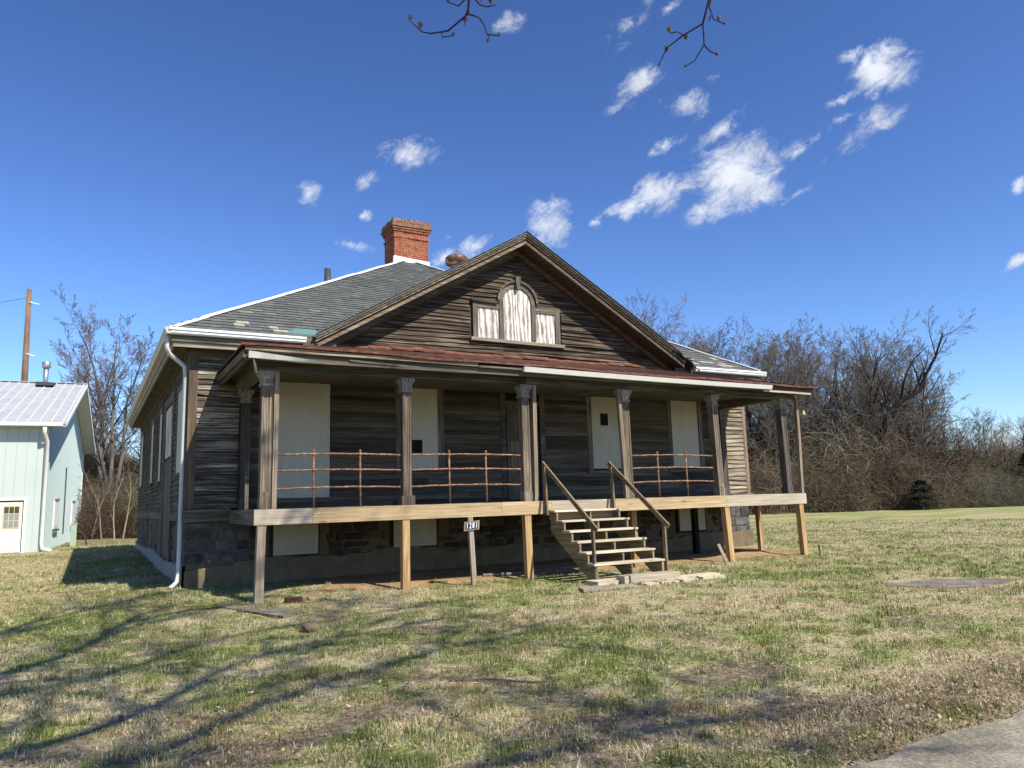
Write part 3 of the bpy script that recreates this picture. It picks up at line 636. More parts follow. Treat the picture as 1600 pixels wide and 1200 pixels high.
def rp(u, t, o): return (u, YE+t*ca-o*sa, ZE+t*sa+o*ca)
ex = .20; nrow = int((AY-YE)/ca/ex)
for k in range(nrow):
    t0 = k*ex; t1 = t0+ex+.05; y = YE+t0*ca; z = ZE+t0*sa; inset = y-YE
    u = XEL+inset+.02 - (0 if k % 2 else .13); end = XER-inset-.02
    while u < end-.04:
        w = rr.uniform(.2, .32); a = max(u, XEL+inset+.03); b = min(u+w, end); u += w
        if b-a < .05: continue
        if abs((a+b)/2-XC) < (GZ-z)/GS-.05 and z < GZ: continue
        if k in (1, 2) and 1.0 < a < 1.75: continue
        lift = rr.uniform(0, .006); j = rr.uniform(-.012, .012)+(rr.random() < .03)*rr.uniform(-.05, .03); bz = rr.uniform(-.01, .01)
        p = [rp(a+.003, t0+j, .018+lift), rp(b-.003, t0+j+bz, .018+lift), rp(b-.003, t1, .002), rp(a+.003, t1, .002),
             rp(a+.003, t0+j, .03+lift), rp(b-.003, t0+j+bz, .03+lift), rp(b-.003, t1, .008), rp(a+.003, t1, .008)]
        pale = (k in (1, 2, 3, 4) and (abs(a-.0) < 1.3 or a > 12.4) and rr.random() < (.5, .6, .35, .15)[k-1] and (-.3 < a < 1.2 or 12.4 < a < 14))
        if lim[0] > 0 and a < 4: part(MB().hexa(p), 'slate', 'slate_pale' if pale else 'slate', roof_o); lim[0] -= 1
        elif pale: rest_p.hexa(p)
        else: rest.hexa(p)
part(rest, 'slate_field', 'slate', roof_o, kind='stuff')
if rest_p.v: part(rest_p, 'pale_slate_field', 'slate_pale', roof_o, kind='stuff')
q = [rp(1.0, .2, .010), rp(1.85, .2, .010), rp(1.75, .62, .006), rp(1.0, .62, .006)]
part(MB().hexa(q+[tuple(Vector(p)+Vector((0, -.003, .006))) for p in q]), 'exposed_flashing', 'teal', roof_o)
for s, p in ((-1, 'fl'), (1, 'fr')):
    a = Vector(P[p])+Vector((-s*.02, .02, .04)); b = Vector(P['a'])+Vector((0, 0, .05))
    d = b-a; mb = MB(); nn = 12
    for i in range(nn):
        o = Vector((0, 0, rr.uniform(-.008, .008)))
        mb.bar(a+d*(i/nn)+o, a+d*((i+1)/nn)+o+d.normalized()*.02, .19, .03)
    part(mb, 'hip_flashing', 'white', roof_o)
part(MB().bar(Vector(P['a'])+Vector((0,0,.05)), Vector(P['b'])+Vector((0,0,.05)), .2, .03), 'ridge_flashing', 'white', roof_o)
# eaves
gp = [(0, 0), (.075, 0), (.10, .03), (.10, .07), (.125, .085), (.125, .13), (0, .13)]
def gut(x0, x1, mat='white'):
    poly = [(x0, YE-a, ZE-.135+b) for a, b in gp]; return part(MB().prism(poly, (x1-x0, 0, 0)), 'gutter', mat)
gut(XEL-.05, 1.42); gut(12.46, XER+.05)
poly = [(XEL-a, YE-.1, ZE-.135+b) for a, b in gp]; part(MB().prism(poly, (0, YB+OV-YE+.1, 0)), 'side_gutter', 'gutter_side')
poly = [(XER+a, YE-.1, ZE-.135+b) for a, b in gp]; part(MB().prism(poly, (0, YB+OV-YE+.1, 0)), 'side_gutter', 'gutter_side')
for x0, x1 in ((XEL+.02, 2.1), (11.8, XER-.02)):
    part(MB().box(x0, x1, YE+.003, YE+.05, ZE-.26, ZE-.055), 'fascia_board', 'trim_x')
    part(MB().box(x0+.03, x1-.03, YE+.045, YE+.10, ZE-.36, ZE-.262), 'pale_bed_board', 'pale_x')
    part(MB().box(x0+.05, x1-.05, YE+.10, D-.05, ZE-.32, ZE-.28), 'soffit_board', 'soffit')
part(MB().box(XEL+.003, XEL+.05, YE+.052, YB+OV, ZE-.26, ZE-.055), 'side_fascia', 'pale_y')
part(MB().box(XEL+.045, XEL+.09, YE+.11, YB+OV, ZE-.36, ZE-.262), 'side_bed_board', 'pale_y')
part(MB().box(XEL+.09, XL-.045, YE+.12, YB+OV, ZE-.32, ZE-.28), 'side_soffit', 'soffit_y')
part(MB().box(XR+.045, XER-.01, YE+.12, YB+OV, ZE-.32, ZE-.08), 'right_soffit', 'soffit_y')
# downspout at the left corner
ds = MB().tube([(XEL-.06, YE+.1, ZE-.12), (XEL-.06, YE+.1, ZE-.38), (XEL-.0, YE+.16, ZE-.50), (XL-.12, D+.04, ZE-.68), (XL-.085, D+.12, ZE-.85), (XL-.085, D+.13, 0), (XL-.085, D+.13, -1.2), (XL-.12, D+.06, -1.38), (XL-.25, D-.22, -1.46)], .044, 8)
part(ds, 'downspout', 'spout', smooth=True)
# ---- chimney with corbelled brick courses
CX0, CX1, CY0, CY1, CZ0, CZ1 = 6.38, 7.66, 10.25, 11.25, 7.6, 9.95
ch = part(MB().box(CX0+.02, CX1-.02, CY0+.02, CY1-.02, CZ0, CZ1-.02), 'chimney', 'mortar')
bodyb, topb = MB(), MB(); ch_h = .078; nC = int((CZ1-CZ0)/ch_h)
for k in range(nC):
    z = CZ0+k*ch_h; fromtop = nC-k
    e = 0.0
    if fromtop in (9,): e = .03
    if fromtop in (6,): e = .04
    if fromtop in (5,): e = .075
    if fromtop <= 4: e = .11
    if fromtop <= 3: e = .085
    if fromtop == 1: e = .05
    tgt = topb if fromtop <= 4 else bodyb
    for sidek in range(4):
        L0, L1 = ((CX0-e, CX1+e), (CX0-e, CX1+e), (CY0-e+.1, CY1+e-.1), (CY0-e+.1, CY1+e-.1))[sidek]
        u = L0-(.11 if k % 2 else 0)
        while u < L1-.02:
            a = max(u, L0); b = min(u+.21, L1); u += .222
            if b-a < .02 or (fromtop == 1 and rr.random() < .25): continue
            o = rr.uniform(-.004, .006)
            if sidek == 0: tgt.box(a, b, CY0-e-o, CY0+.1, z, z+ch_h-.011)
            elif sidek == 1: tgt.box(a, b, CY1-.1, CY1+e+o, z, z+ch_h-.011)
            elif sidek == 2: tgt.box(CX0-e-o, CX0+.1, a, b, z, z+ch_h-.011)
            else: tgt.box(CX1-.1, CX1+e+o, a, b, z, z+ch_h-.011)
part(bodyb, 'brick_courses', 'brick', ch, kind='stuff'); part(topb, 'sooty_brick_courses', 'brick_dark', ch, kind='stuff')
fl = MB(); fl.hexa([(CX0-.05, CY0-.03, 8.0), (CX1+.05, CY0-.03, 8.0), (CX1+.05, CY0+.05, 8.0), (CX0-.05, CY0+.05, 8.0), (CX0-.03, CY0-.02, 8.55), (CX1+.03, CY0-.02, 8.47), (CX1+.03, CY0+.05, 8.47), (CX0-.03, CY0+.05, 8.55)])
part(fl, 'chimney_flashing', 'white')
# ventilator and vent pipe
vt = part(MB()._lathe([(.24, 7.3), (.24, 8.3)], 8.45, 9.6, 18), 'roof_ventilator', 'galv', smooth=True)
part(MB()._lathe([(.26, 8.24), (.39, 8.30), (.40, 8.52), (.34, 8.58), (.05, 8.64), (.012, 8.66), (.012, 8.85)], 8.45, 9.6, 20), 'ventilator_cap', 'rustcap', vt, smooth=True)
part(MB()._lathe([(.11, 6.2), (.11, 7.70)], 3.98, 10.0, 12), 'vent_pipe', 'lead', smooth=True)
# ---- pediment
YG = D-.576; HW = (GZ-3.70)/GS
tri = lambda y, dz, x: (x, y, GZ-dz-abs(x-XC)*GS)
gb = MB().prism([(XC-5.1, D+.0, 3.60), (XC+5.1, D+.0, 3.60), (XC, D+.0, 6.55)], (0, .15, 0)); gable = part(gb, 'gable_wall', 'sheath')
def gz(dx): return 6.50-abs(dx)*GS
GH = (5.62, 8.26, 3.98, 5.02); WCX = 6.94; glim = [110]; restg = MB()
z = 3.60; rowh = .104
while z < 6.42:
    z1 = z+rowh; hb = (6.5-z)/GS; ht = (6.5-z1-.01)/GS
    if ht < .12: break
    segs = []
    mid = (z+z1)/2; cut = None
    if 3.98 < mid < 4.96: cut = (5.60, 8.28)
    elif 4.96 <= mid < 5.66:
        h = .57 if mid < 5.1 else math.sqrt(max(.02, .57**2-(mid-5.1)**2)); cut = (WCX-h, WCX+h)
    if cut: segs = [((XC-hb, cut[0]), (XC-ht, cut[0])), ((cut[1], XC+hb), (cut[1], XC+ht))]
    else:
        m = XC+rnd.uniform(-2, 2)*(1 if hb > 2 else 0)
        segs = [((XC-hb, m), (XC-ht, m)), ((m, XC+hb), (m, XC+ht))] if hb > 2 else [((XC-hb, XC+hb), (XC-ht, XC+ht))]
    for (a, b), (at_, bt) in segs:
        if b-a < .12: continue
        if not (z < 3.75 and rnd.random() < .2):
            w = rnd.choice([1, 1.6, 2.4, 3.2]); mb = MB() if glim[0] > 0 else restg
            board(mb, a+.003, b-.003, z+(rnd.random() < .08)*-.02, z1, fr, w, (min(at_, b-.05)+.003, max(bt, a+.05)-.003))
            if mb is not restg: part(mb, 'clapboard', 'clap_gable', gable); glim[0] -= 1
    z = z1
# rake boards
def rake(sgn, d0, d1, y0, y1, name, mat, x_in=0.0, foot=None, parent=None):
    hw = foot or HW
    a = [(XC+sgn*x_in, y0, GZ-d0-x_in*GS), (XC+sgn*hw, y0, GZ-d0-hw*GS), (XC+sgn*hw, y0, GZ-d1-hw*GS), (XC+sgn*x_in, y0, GZ-d1-x_in*GS)]
    return part(MB().prism(a, (0, y1-y0, 0)), name, mat, parent=parent)
for sgn in (-1, 1):
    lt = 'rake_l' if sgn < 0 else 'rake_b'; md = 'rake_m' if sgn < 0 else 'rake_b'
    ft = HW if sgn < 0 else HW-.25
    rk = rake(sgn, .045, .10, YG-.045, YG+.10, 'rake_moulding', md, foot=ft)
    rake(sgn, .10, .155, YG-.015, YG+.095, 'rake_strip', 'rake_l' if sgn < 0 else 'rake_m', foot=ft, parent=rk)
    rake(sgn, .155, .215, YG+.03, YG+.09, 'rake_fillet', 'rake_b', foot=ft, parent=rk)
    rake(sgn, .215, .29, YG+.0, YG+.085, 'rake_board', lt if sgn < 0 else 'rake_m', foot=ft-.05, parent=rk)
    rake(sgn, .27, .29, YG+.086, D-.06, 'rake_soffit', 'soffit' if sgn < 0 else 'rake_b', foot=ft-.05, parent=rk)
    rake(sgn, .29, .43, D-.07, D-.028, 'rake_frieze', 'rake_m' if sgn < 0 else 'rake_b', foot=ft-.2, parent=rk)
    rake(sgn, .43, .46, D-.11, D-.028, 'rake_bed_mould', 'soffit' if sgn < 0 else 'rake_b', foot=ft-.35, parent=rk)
# gable roof
gro = MB(); yb0 = YE+(GZ-ZE)/PS
for sgn in (-1, 1):
    hw2 = HW+.05
    pts = [(XC, YG-.07, GZ), (XC+sgn*hw2, YG-.07, GZ-hw2*GS), (XC+sgn*hw2, YE+.3, GZ-hw2*GS), (XC, yb0, GZ)]
    slab(gro, pts if sgn > 0 else pts[::-1], .044)
gr_o = part(gro, 'gable_roof', 'slate')
tb = MB(); r3 = random.Random(2)
for sgn in (-1, 1):
    for i in range(26):
        x = i*.205; 
        if sgn > 0 and i > 23: continue
        a = Vector((XC+sgn*x, YG-.1, GZ-x*GS+.012+r3.uniform(0, .012))); b = Vector((XC+sgn*(x+.23), YG-.1, GZ-(x+.23)*GS+.004))
        tb.hexa([a, b, b+Vector((0,.25,0)), a+Vector((0,.25,0)), a+Vector((0,0,.014)), b+Vector((0,0,.012)), b+Vector((0,.25,.012)), a+Vector((0,.25,.014))])
part(tb, 'edge_slates', 'slate', gr_o, kind='stuff')
# broken foot of the right rake
bf = MB()
for i in range(16):
    x = XC+HW-.25+r3.uniform(-.5, .25); zz = GZ-(x-XC)*GS+r3.uniform(-.14, .0); a = Vector((x, YG+r3.uniform(-.06, .1), zz))
    bf.bar(a, a+Vector((r3.uniform(.1, .38), r3.uniform(-.1, .1), r3.uniform(-.26, -.03))), r3.uniform(.02, .07), .015)
part(bf, 'splintered_rake_end', 'bark_dark')
part(MB().bar((1.66, YG-.02, 3.70), (2.2, YG-.02, 4.0), .05, .03), 'loose_gutter_strip', 'white')
part(MB().box(1.35, 1.7, YG+.05, YG+.25, 3.45, 3.68), 'rake_return_block', 'rake_m')
# Palladian window
pw = part(MB().box(5.66, 8.22, D-.012, D-.002, 4.06, 4.96), 'palladian_window', 'sheath')
for a, b, c, d, nm in ((5.66,5.80,4.08,4.98,'casing'),(6.40,6.53,4.08,5.08,'casing'),(7.35,7.48,4.08,5.08,'casing'),(8.08,8.22,4.08,4.98,'casing')):
    part(MB().box(a, b, D-.075, D-.014, c, d), nm, 'trim_z', pw)
for a, b in ((5.80, 6.40), (7.48, 8.08)): part(MB().box(a, b, D-.07, D-.014, 4.86, 4.98), 'casing_head', 'trim_x', pw)
part(MB().box(5.78, 6.42, D-.04, D-.016, 4.06, 4.87), 'plywood_panel', 'ply', pw); part(MB().box(7.46, 8.10, D-.04, D-.016, 4.06, 4.87), 'plywood_panel', 'ply', pw)
ar = [(6.52, D-.04, 4.06), (7.36, D-.04, 4.06)] + [(WCX+.42*math.cos(R(a)), D-.04, 5.08+.40*math.sin(R(a))) for a in range(0, 181, 12)]
part(MB().prism(ar, (0, .026, 0)), 'arched_plywood_panel', 'ply', pw)
def ring(r0, r1, y0, y1, name, mat):
    mb = MB(); n = 18
    for i in range(n):
        t0, t1 = math.pi*i/n, math.pi*(i+1)/n
        def pt(r, t, y): return (WCX+r*math.cos(t), y, 5.08+r*.97*math.sin(t))
        mb.hexa([pt(r0,t0,y0), pt(r1,t0,y0), pt(r1,t0,y1), pt(r0,t0,y1), pt(r0,t1,y0), pt(r1,t1,y0), pt(r1,t1,y1), pt(r0,t1,y1)])
    part(mb, name, mat, pw)
ring(.41, .545, D-.075, D-.014, 'arch_casing', 'trim_x'); ring(.545, .60, D-.13, D-.014, 'arch_hood', 'rake_m')
part(MB().hexa([(WCX-.04, D-.15, 5.42), (WCX+.04, D-.15, 5.42), (WCX+.04, D-.02, 5.42), (WCX-.04, D-.02, 5.42), (WCX-.075, D-.17, 5.75), (WCX+.075, D-.17, 5.75), (WCX+.075, D-.02, 5.75), (WCX-.075, D-.02, 5.75)]), 'keystone', 'trim_z', pw)
part(MB().hexa([(5.60, D-.13, 5.0), (6.34, D-.13, 4.98), (6.34, D-.02, 4.98), (5.60, D-.02, 5.0), (5.60, D-.14, 5.06), (6.34, D-.14, 5.04), (6.34, D-.02, 5.04), (5.60, D-.02, 5.06)]), 'hood_shelf', 'rake_m', pw)
part(MB().box(7.54, 8.26, D-.05, D-.02, 4.99, 5.05), 'hood_shelf', 'rake_b', pw)
part(MB().hexa([(5.58, D-.12, 3.99), (8.32, D-.12, 3.97), (8.32, D-.02, 3.97), (5.58, D-.02, 3.99), (5.58, D-.13, 4.07), (8.32, D-.13, 4.05), (8.32, D-.02, 4.05), (5.58, D-.02, 4.07)]), 'window_sill', 'pale_x', pw)
# ---- porch roof
EX0, EX1, EY, EZ, TZ = -.32, 14.2, -.36, 2.84, 3.60
PP = (TZ-EZ)/(D-EY)
run = D-.03-EY
def pz(y): return EZ+(y-EY)*PP
def ez(x): return 2.885-.0085*x
pr = MB()
slab(pr, [(EX0, EY, ez(EX0)), (EX1, EY, ez(EX1)), (EX1-run, D-.03, TZ), (EX0+run, D-.03, TZ)], .03)
slab(pr, [(EX0, D-.03, EZ), (EX0, EY, ez(EX0)), (EX0+run, D-.03, TZ)], .03); slab(pr, [(EX1, EY, ez(EX1)), (EX1, D-.03, EZ), (EX1-run, D-.03, TZ)], .03)
prf = part(pr, 'porch_roof', 'rust_dark')
r4 = random.Random(6)
for i in range(29):
    x = EX0+.25+i*.5
    if x > EX1-.1: break
    ytop = D-.05
    if x < EX0+run: ytop = EY+(x-EX0)
    if x > EX1-run: ytop = EY+(EX1-x)
    if ytop-EY < .2: continue
    part(MB().bar((x, EY+.01, ez(x)+.008), (x, ytop, ez(x)+(ytop-EY)/(D-EY)*(TZ-ez(x))+.008), .02, .018), 'roof_seam', 'rust_dark', prf)
# rusty drip edge, sagging
de = MB(); xs_ = [EX0-.03+(EX1-EX0+.06)*i/60 for i in range(61)]
sag = [.012*math.sin(x*1.3)+.006*math.sin(x*3.1+1)+ez(x)-EZ for x in xs_]
for i in range(60):
    a, b = xs_[i], xs_[i+1]; s0, s1 = sag[i], sag[i+1]
    de.hexa([(a, EY-.045, EZ-.04+s0), (b, EY-.045, EZ-.04+s1), (b, EY+.02, EZ-.02+s1), (a, EY+.02, EZ-.02+s0), (a, EY-.055, EZ+.0+s0), (b, EY-.055, EZ+.0+s1), (b, EY+.02, EZ+.012+s1), (a, EY+.02, EZ+.012+s0)])
part(de, 'drip_edge', 'rust', prf)
fx = MB()
for i in range(40):
    a = 1.6+i*.27; z0 = TZ+.05+.02*math.sin(a*2)+r4.uniform(-.012, .012)
    fx.hexa([(a, D-.14, z0-.07), (a+.28, D-.14, z0-.075), (a+.28, D-.03, z0-.04), (a, D-.03, z0-.04), (a, D-.15, z0-.03), (a+.28, D-.15, z0-.035), (a+.28, D-.03, z0+.03), (a, D-.03, z0+.03)])
part(fx, 'wall_flashing', 'rust', prf)
# fascia boards behind the drip edge
for x0, x1, d0, d1, mt in ((EX0+.05, 4.25, .045, .115, 'rake_l'), (4.27, 5.3, .075, .13, 'beam'), (5.32, 12.5, .05, .10, 'beam'), (12.52, 14.12, .04, .105, 'clap_porch'), (12.3, 14.0, .17, .215, 'grey_x')):
    y0, y1 = EY+.0, EY+.05
    part(MB().hexa([(x0,y0,ez(x0)-d1),(x1,y0,ez(x1)-d1),(x1,y1,ez(x1)-d1),(x0,y1,ez(x0)-d1),(x0,y0,ez(x0)-d0),(x1,y0,ez(x1)-d0),(x1,y1,ez(x1)-d0),(x0,y1,ez(x0)-d0)]), 'porch_fascia', mt)
part(MB().box(EX0+.06, EX1-.06, EY+.07, EY+.10, 2.60, 2.79), 'under_fascia', 'clap_porch')
part(MB().box(EX0+.02, EX0+.055, EY+.06, D-.06, 2.64, 2.78), 'porch_side_fascia', 'corner')
part(MB().box(EX0+.06, EX0+.10, EY+.1, D-.06, 2.56, 2.64), 'porch_side_fascia', 'beam_y')
part(MB().box(EX1-.06, EX1-.03, EY+.07, D-.06, 2.64, 2.78), 'porch_side_fascia', 'beam_y')
part(MB().box(EX0+.11, EX1-.11, EY+.07, D-.05, 2.715, 2.74), 'porch_ceiling', 'soffit_y')
# hanging and sagging gutter pieces
def gutpiece(x0, x1, zf, y, h, mat, nm, taper=False, n=24):
    mb = MB()
    for i in range(n):
        a = x0+(x1-x0)*i/n; b = x0+(x1-x0)*(i+1)/n; za, zb = zf(a), zf(b)
        ha = h*(1-.8*i/n) if taper else h; hb_ = h*(1-.8*(i+1)/n) if taper else h
        mb.hexa([(a, y, za-ha), (b, y, zb-hb_), (b, y+.07, zb-hb_), (a, y+.07, za-ha), (a, y-.035, za), (b, y-.035, zb), (b, y+.07, zb), (a, y+.07, za)])
    return part(mb, nm, mat)
gutpiece(5.28, 12.5, lambda x: 2.775-.015*math.sin((x-5.3)/7.2*math.pi)-.055*(x-5.3)/7, EY-.07, .10, 'cream', 'sagging_gutter', n=36)
gutpiece(-.22, 1.12, lambda x: 2.735-.09*(x+.2), EY-.05, .115, 'cream', 'fallen_gutter_piece', taper=True)
part(MB().bar((-.12, EY+.02, 2.66), (-.08, EY+.0, 2.36), .10, .02), 'dangling_bracket', 'trim_z')
part(MB().bar((1.6, EY+.05, 2.70), (4.1, EY+.10, 2.60), .02, .035), 'sprung_batten', 'beam')
part(MB().bar((2.9, .02, 2.70), (5.1, .0, 2.56), .02, .03), 'sprung_batten', 'beam')
# beams
BZ0, BZ1 = 2.49, 2.715
for x0, x1 in ((.02, 2.88), (2.885, 5.60), (5.605, 8.30), (8.305, 11.0), (11.005, 13.86)):
    part(MB().box(x0, x1, .06, .29, BZ0+r4.uniform(-.008, .008), BZ1), 'porch_beam', 'beam')
part(MB().box(.06, .29, .295, D-.08, BZ0, BZ1), 'porch_side_beam', 'beam_y'); part(MB().box(13.55, 13.78, .295, D-.08, BZ0, BZ1), 'porch_side_beam', 'beam_y')
def column(x, y, lean=0, mat='col', z1=BZ0):
    o = MB()
    o.box(-.078, .078, -.078, .078, .22, z1-.28)
    for sx in (-1, 1):
        for (a, b) in ((.048, .087),):
            o.box(min(sx*a, sx*b), max(sx*a, sx*b), -.089, -.0785, .22, z1-.28); o.box(min(sx*a, sx*b), max(sx*a, sx*b), .0785, .089, .22, z1-.28)
            o.box(-.089 if sx < 0 else .0785, -.0785 if sx < 0 else .089, -.087, -.048, .22, z1-.28); o.box(-.089 if sx < 0 else .0785, -.0785 if sx < 0 else .089, .048, .1, .22, z1-.28)
    for v0, v1 in ((.22, .30), (z1-.36, z1-.28)): o.box(-.0475, .0475, -.088, -.0785, v0, v1)
    def tr(mb): mb.v = [(x+p[0]+lean*(1-p[2]/z1), y+p[1], p[2]) for p in mb.v]; return mb
    c = part(tr(o), 'porch_column', mat)
    q_ = .135 if 2 < x < 4 else .10; b = MB().box(-q_, q_, -q_, q_, .003, .18); b.box(-.094, .094, -.094, .094, .18, .22); part(tr(b), 'column_base', mat, c)
    k = MB().box(-.115, .115, -.115, .115, z1-.28, z1-.235)
    k.hexa([(-.098,-.098,z1-.235),(.098,-.098,z1-.235),(.098,.098,z1-.235),(-.098,.098,z1-.235),(-.10,-.10,z1-.16),(.10,-.10,z1-.16),(.10,.10,z1-.16),(-.10,.10,z1-.16)])
    k.hexa([(-.10,-.10,z1-.16),(.10,-.10,z1-.16),(.10,.10,z1-.16),(-.10,.10,z1-.16),(-.135,-.135,z1-.075),(.135,-.135,z1-.075),(.135,.135,z1-.075),(-.135,.135,z1-.075)])
    k.box(-.148, .148, -.148, .148, z1-.075, z1-.003); part(tr(k), 'capital', 'cap', c)
for i, (x, l) in enumerate(((.20, 0), (2.89, 0), (5.59, 0), (8.27, .03), (11.02, .07), (13.42, .05))):
    column(x, .19, l, 'col' if i < 5 else 'col_dark')
column(.26, D-.14, 0, 'col_dark'); column(13.64, D-.14, 0, 'col_dark')
for (x, x1, y, w) in ((.37, .35, .10, .085), (5.80, 5.77, .10, .085), (8.02, 8.12, .04, .09), (13.92, 13.86, .08, .085)):
    part(MB().bar((x1, y, .003), (x, y, BZ0-.002), w, .09, (0,1,0)), 'prop_timber', 'timber')
# ---- deck
for i in range(99):
    x0 = .012+i*.1403; part(MB().box(x0, x0+.134, .045, D-.06, -.035, r4.uniform(-.004, .003)), 'deck_plank', 'deck')
for x0, x1, mt in ((0, 1.02, 'grey_x'), (1.024, 4.9, 'tan_x'), (4.904, 6.10, 'tan_x'), (6.104, 7.40, 'grey_x'), (7.404, 7.72, 'grey_x'), (7.724, 11.1, 'tan_x'), (11.104, Wd, 'grey_x')):
    o = r4.uniform(0, .004); part(MB().box(x0, x1, -.002-o, .04, -.272, .0-r4.uniform(0,.004)), 'deck_fascia', mt)
part(MB().box(-.002, .04, .041, D-.06, -.27, -.003), 'deck_side_fascia', 'beam_y'); part(MB().box(Wd-.04, Wd+.002, .041, D-.06, -.27, -.003), 'deck_side_fascia', 'beam_y')
for i in range(28):
    x = .5+i*.48; part(MB().box(x-.02, x+.02, .045, D-.06, -.26, -.037), 'deck_joist', 'stair_y')
def post(x, y, z0, mat, lean=0, w=.145, zt=-.275):
    part(MB().bar((x+lean, y, z0), (x, y, zt), w, w, (0,1,0)), 'deck_post', mat)
post(.14, .085, -1.75, 'grey_z', -.03); post(2.82, .085, -1.8, 'tan_z'); post(5.52, .085, -1.7, 'tan_z', .02); post(8.6, .5, -1.7, 'tan_z', .03)
post(11.12, .085, -1.75, 'tan_z', .08); post(13.72, .085, -1.75, 'tan_z', .05); post(13.8, 1.6, -1.72, 'tan_z', .03, .12); post(11.75, 1.9, -1.7, 'bark_dark', 0, .14)
# ---- pipe railings
def railing(x0, x1, posts):
    y = .19
    for px_ in posts:
        v = part(MB().tube([(px_+.01, y, .0), (px_, y, .5), (px_, y, 1.02)], .0175, 8), 'rail_post', 'pipe', smooth=True)
        part(MB()._lathe([(.006, 1.02), (.024, 1.035), (.026, 1.05), (.012, 1.075)], px_, y, 8), 'post_finial', 'pipe', v, smooth=True)
        for z in (.985, .69, .365): part(MB()._lathe([(.02, z-.035), (.029, z-.03), (.029, z+.03), (.02, z+.035)], px_, y, 8), 'pipe_fitting', 'pipe', v, smooth=True)
    for z in (.985, .69, .365):
        n = 14; m = (x0+x1)/2; b = .022
        pts = [(x0+(x1-x0)*i/n, y, z+b*(1-((x0+(x1-x0)*i/n-m)/((x1-x0)/2))**2)-.012+.004*math.sin(i*2.1+z*7)) for i in range(n+1)]
        part(MB().tube(pts, .0165, 8), 'rail', 'pipe', smooth=True)
railing(.40, 2.80, (1.08, 1.965)); railing(2.98, 5.50, (3.82, 4.65)); railing(8.38, 10.92, (9.19, 10.06))
# small bent lamp bracket by the right corner timber
part(MB().tube([(14.02, .1, 2.52), (14.1, .1, 2.40), (14.1, .1, 2.25), (14.18, .1, 2.14)], .012, 6), 'lamp_bracket', 'lead')
part(MB()._lathe([(.012, 2.06), (.05, 2.09), (.03, 2.17), (.01, 2.19)], 14.2, .1, 10), 'lamp_shade', 'yellow')
# loose boards standing at the left end of the porch
def thing1(mb, name, mat, label, cat, group=None, **k):
    o = mb.build(name, M[mat] if isinstance(mat, str) else mat, None, **k); return tag(o, label, cat, group)
thing1(MB().bar((.10, 1.35, .005), (.12, 1.45, .92), .07, .02, (0,1,0)), 'leaning_board', 'trim_z', 'thin grey board leaning upright at the far left end of the porch deck', 'board')
thing1(MB().bar((13.25, .75, .3), (13.55, .5, .12), .05, .02), 'loose_stick', 'timber', 'short loose stick on the porch floor beside the right corner column', 'stick')

# ------------------------------------------------------------------ steps
st = empty('staircase', (6.83, -.9, -1.5), 'open wooden steps with two sloping handrails leading from the lawn up to the porch', 'steps')
SX0, SX1 = 6.02, 7.66
def sp_(mb, name, mat, **k): return mb.build(name, M[mat], st, **k)
for k in range(1, 7):
    z = -.203*k; y = -.05-.272*k
    sp_(MB().box(SX0-.05, SX1+.03, y, y+.13, z-.038, z+r4.uniform(-.003, .003)), 'tread_plank', 'stair_x')
    sp_(MB().box(SX0-.05, SX1+.03, y+.136, y+.268, z-.038, z+r4.uniform(-.004, .002)), 'tread_plank', 'stair_x')
for x in (SX0, (SX0+SX1)/2+.02, SX1-.04):
    poly = [(x, -.06, -.245), (x, -.06, -.65)]
    poly += [(x, -1.50, -1.60), (x, -1.66, -1.60)]
    for k in range(6, 0, -1):
        z = -.203*k-.04; y = -.05-.272*k
        if k == 6: poly += [(x, y+.02, -1.6)] if False else []
        poly += [(x, y+.02, z-.16 if k < 6 else -1.45), (x, y+.02, z)]
        if k > 1: poly += [(x, y+.272+.02, z)]
    poly += [(x, -.06, -.243)]
    # clean polygon
    cl = []
    for p in poly:
        if not cl or (Vector(p)-Vector(cl[-1])).length > .004: cl.append(p)
    sp_(MB().prism(cl, (.04, 0, 0)), 'stringer', 'stair_y')
sp_(MB().box(SX0, SX1, -.06, -.02, -.40, -.20), 'ledger_board', 'tan_x')
def hr(x, off):
    sp_(MB().bar((x, .10, .80), (x+off, -1.78, -.58), .04, .095, (0,0,1)), 'handrail', 'rail_wood')
    sp_(MB().bar((x-.035, -.08, -.30), (x-.035, -.02, .72), .038, .085, (0,1,0)), 'rail_post', 'rail_wood')
    sp_(MB().bar((x+off+.035, -1.60, -1.50), (x+off+.03, -1.60, -.46), .038, .085, (0,1,0)), 'rail_post', 'rail_wood')
hr(5.96, .03); hr(7.70, .05)
thing1(MB().box(5.80, 6.75, -2.02, -1.60, -1.60, -1.51), 'foot_plank', 'stair_x', 'thick pale plank lying under the left foot of the steps', 'plank')
thing1(MB().box(6.42, 7.62, -2.20, -1.95, -1.60, -1.425), 'foot_block', 'grey_x', 'squared grey timber block lying in front of the bottom step', 'timber')
thing1(MB().box(6.30, 6.40, -2.17, -1.9, -1.60, -1.43), 'short_block', 'grey_x', 'short upright block end left of the squared timber at the bottom step', 'timber')
thing1(MB().hexa([(7.2,-2.3,-1.6),(8.7,-2.15,-1.6),(8.7,-1.85,-1.6),(7.2,-1.95,-1.6),(7.2,-2.3,-1.545),(8.7,-2.15,-1.54),(8.7,-1.85,-1.54),(7.2,-1.95,-1.545)]), 'flat_slab', 'stair_x', 'flat pale plank lying on the grass to the right of the bottom step', 'plank')
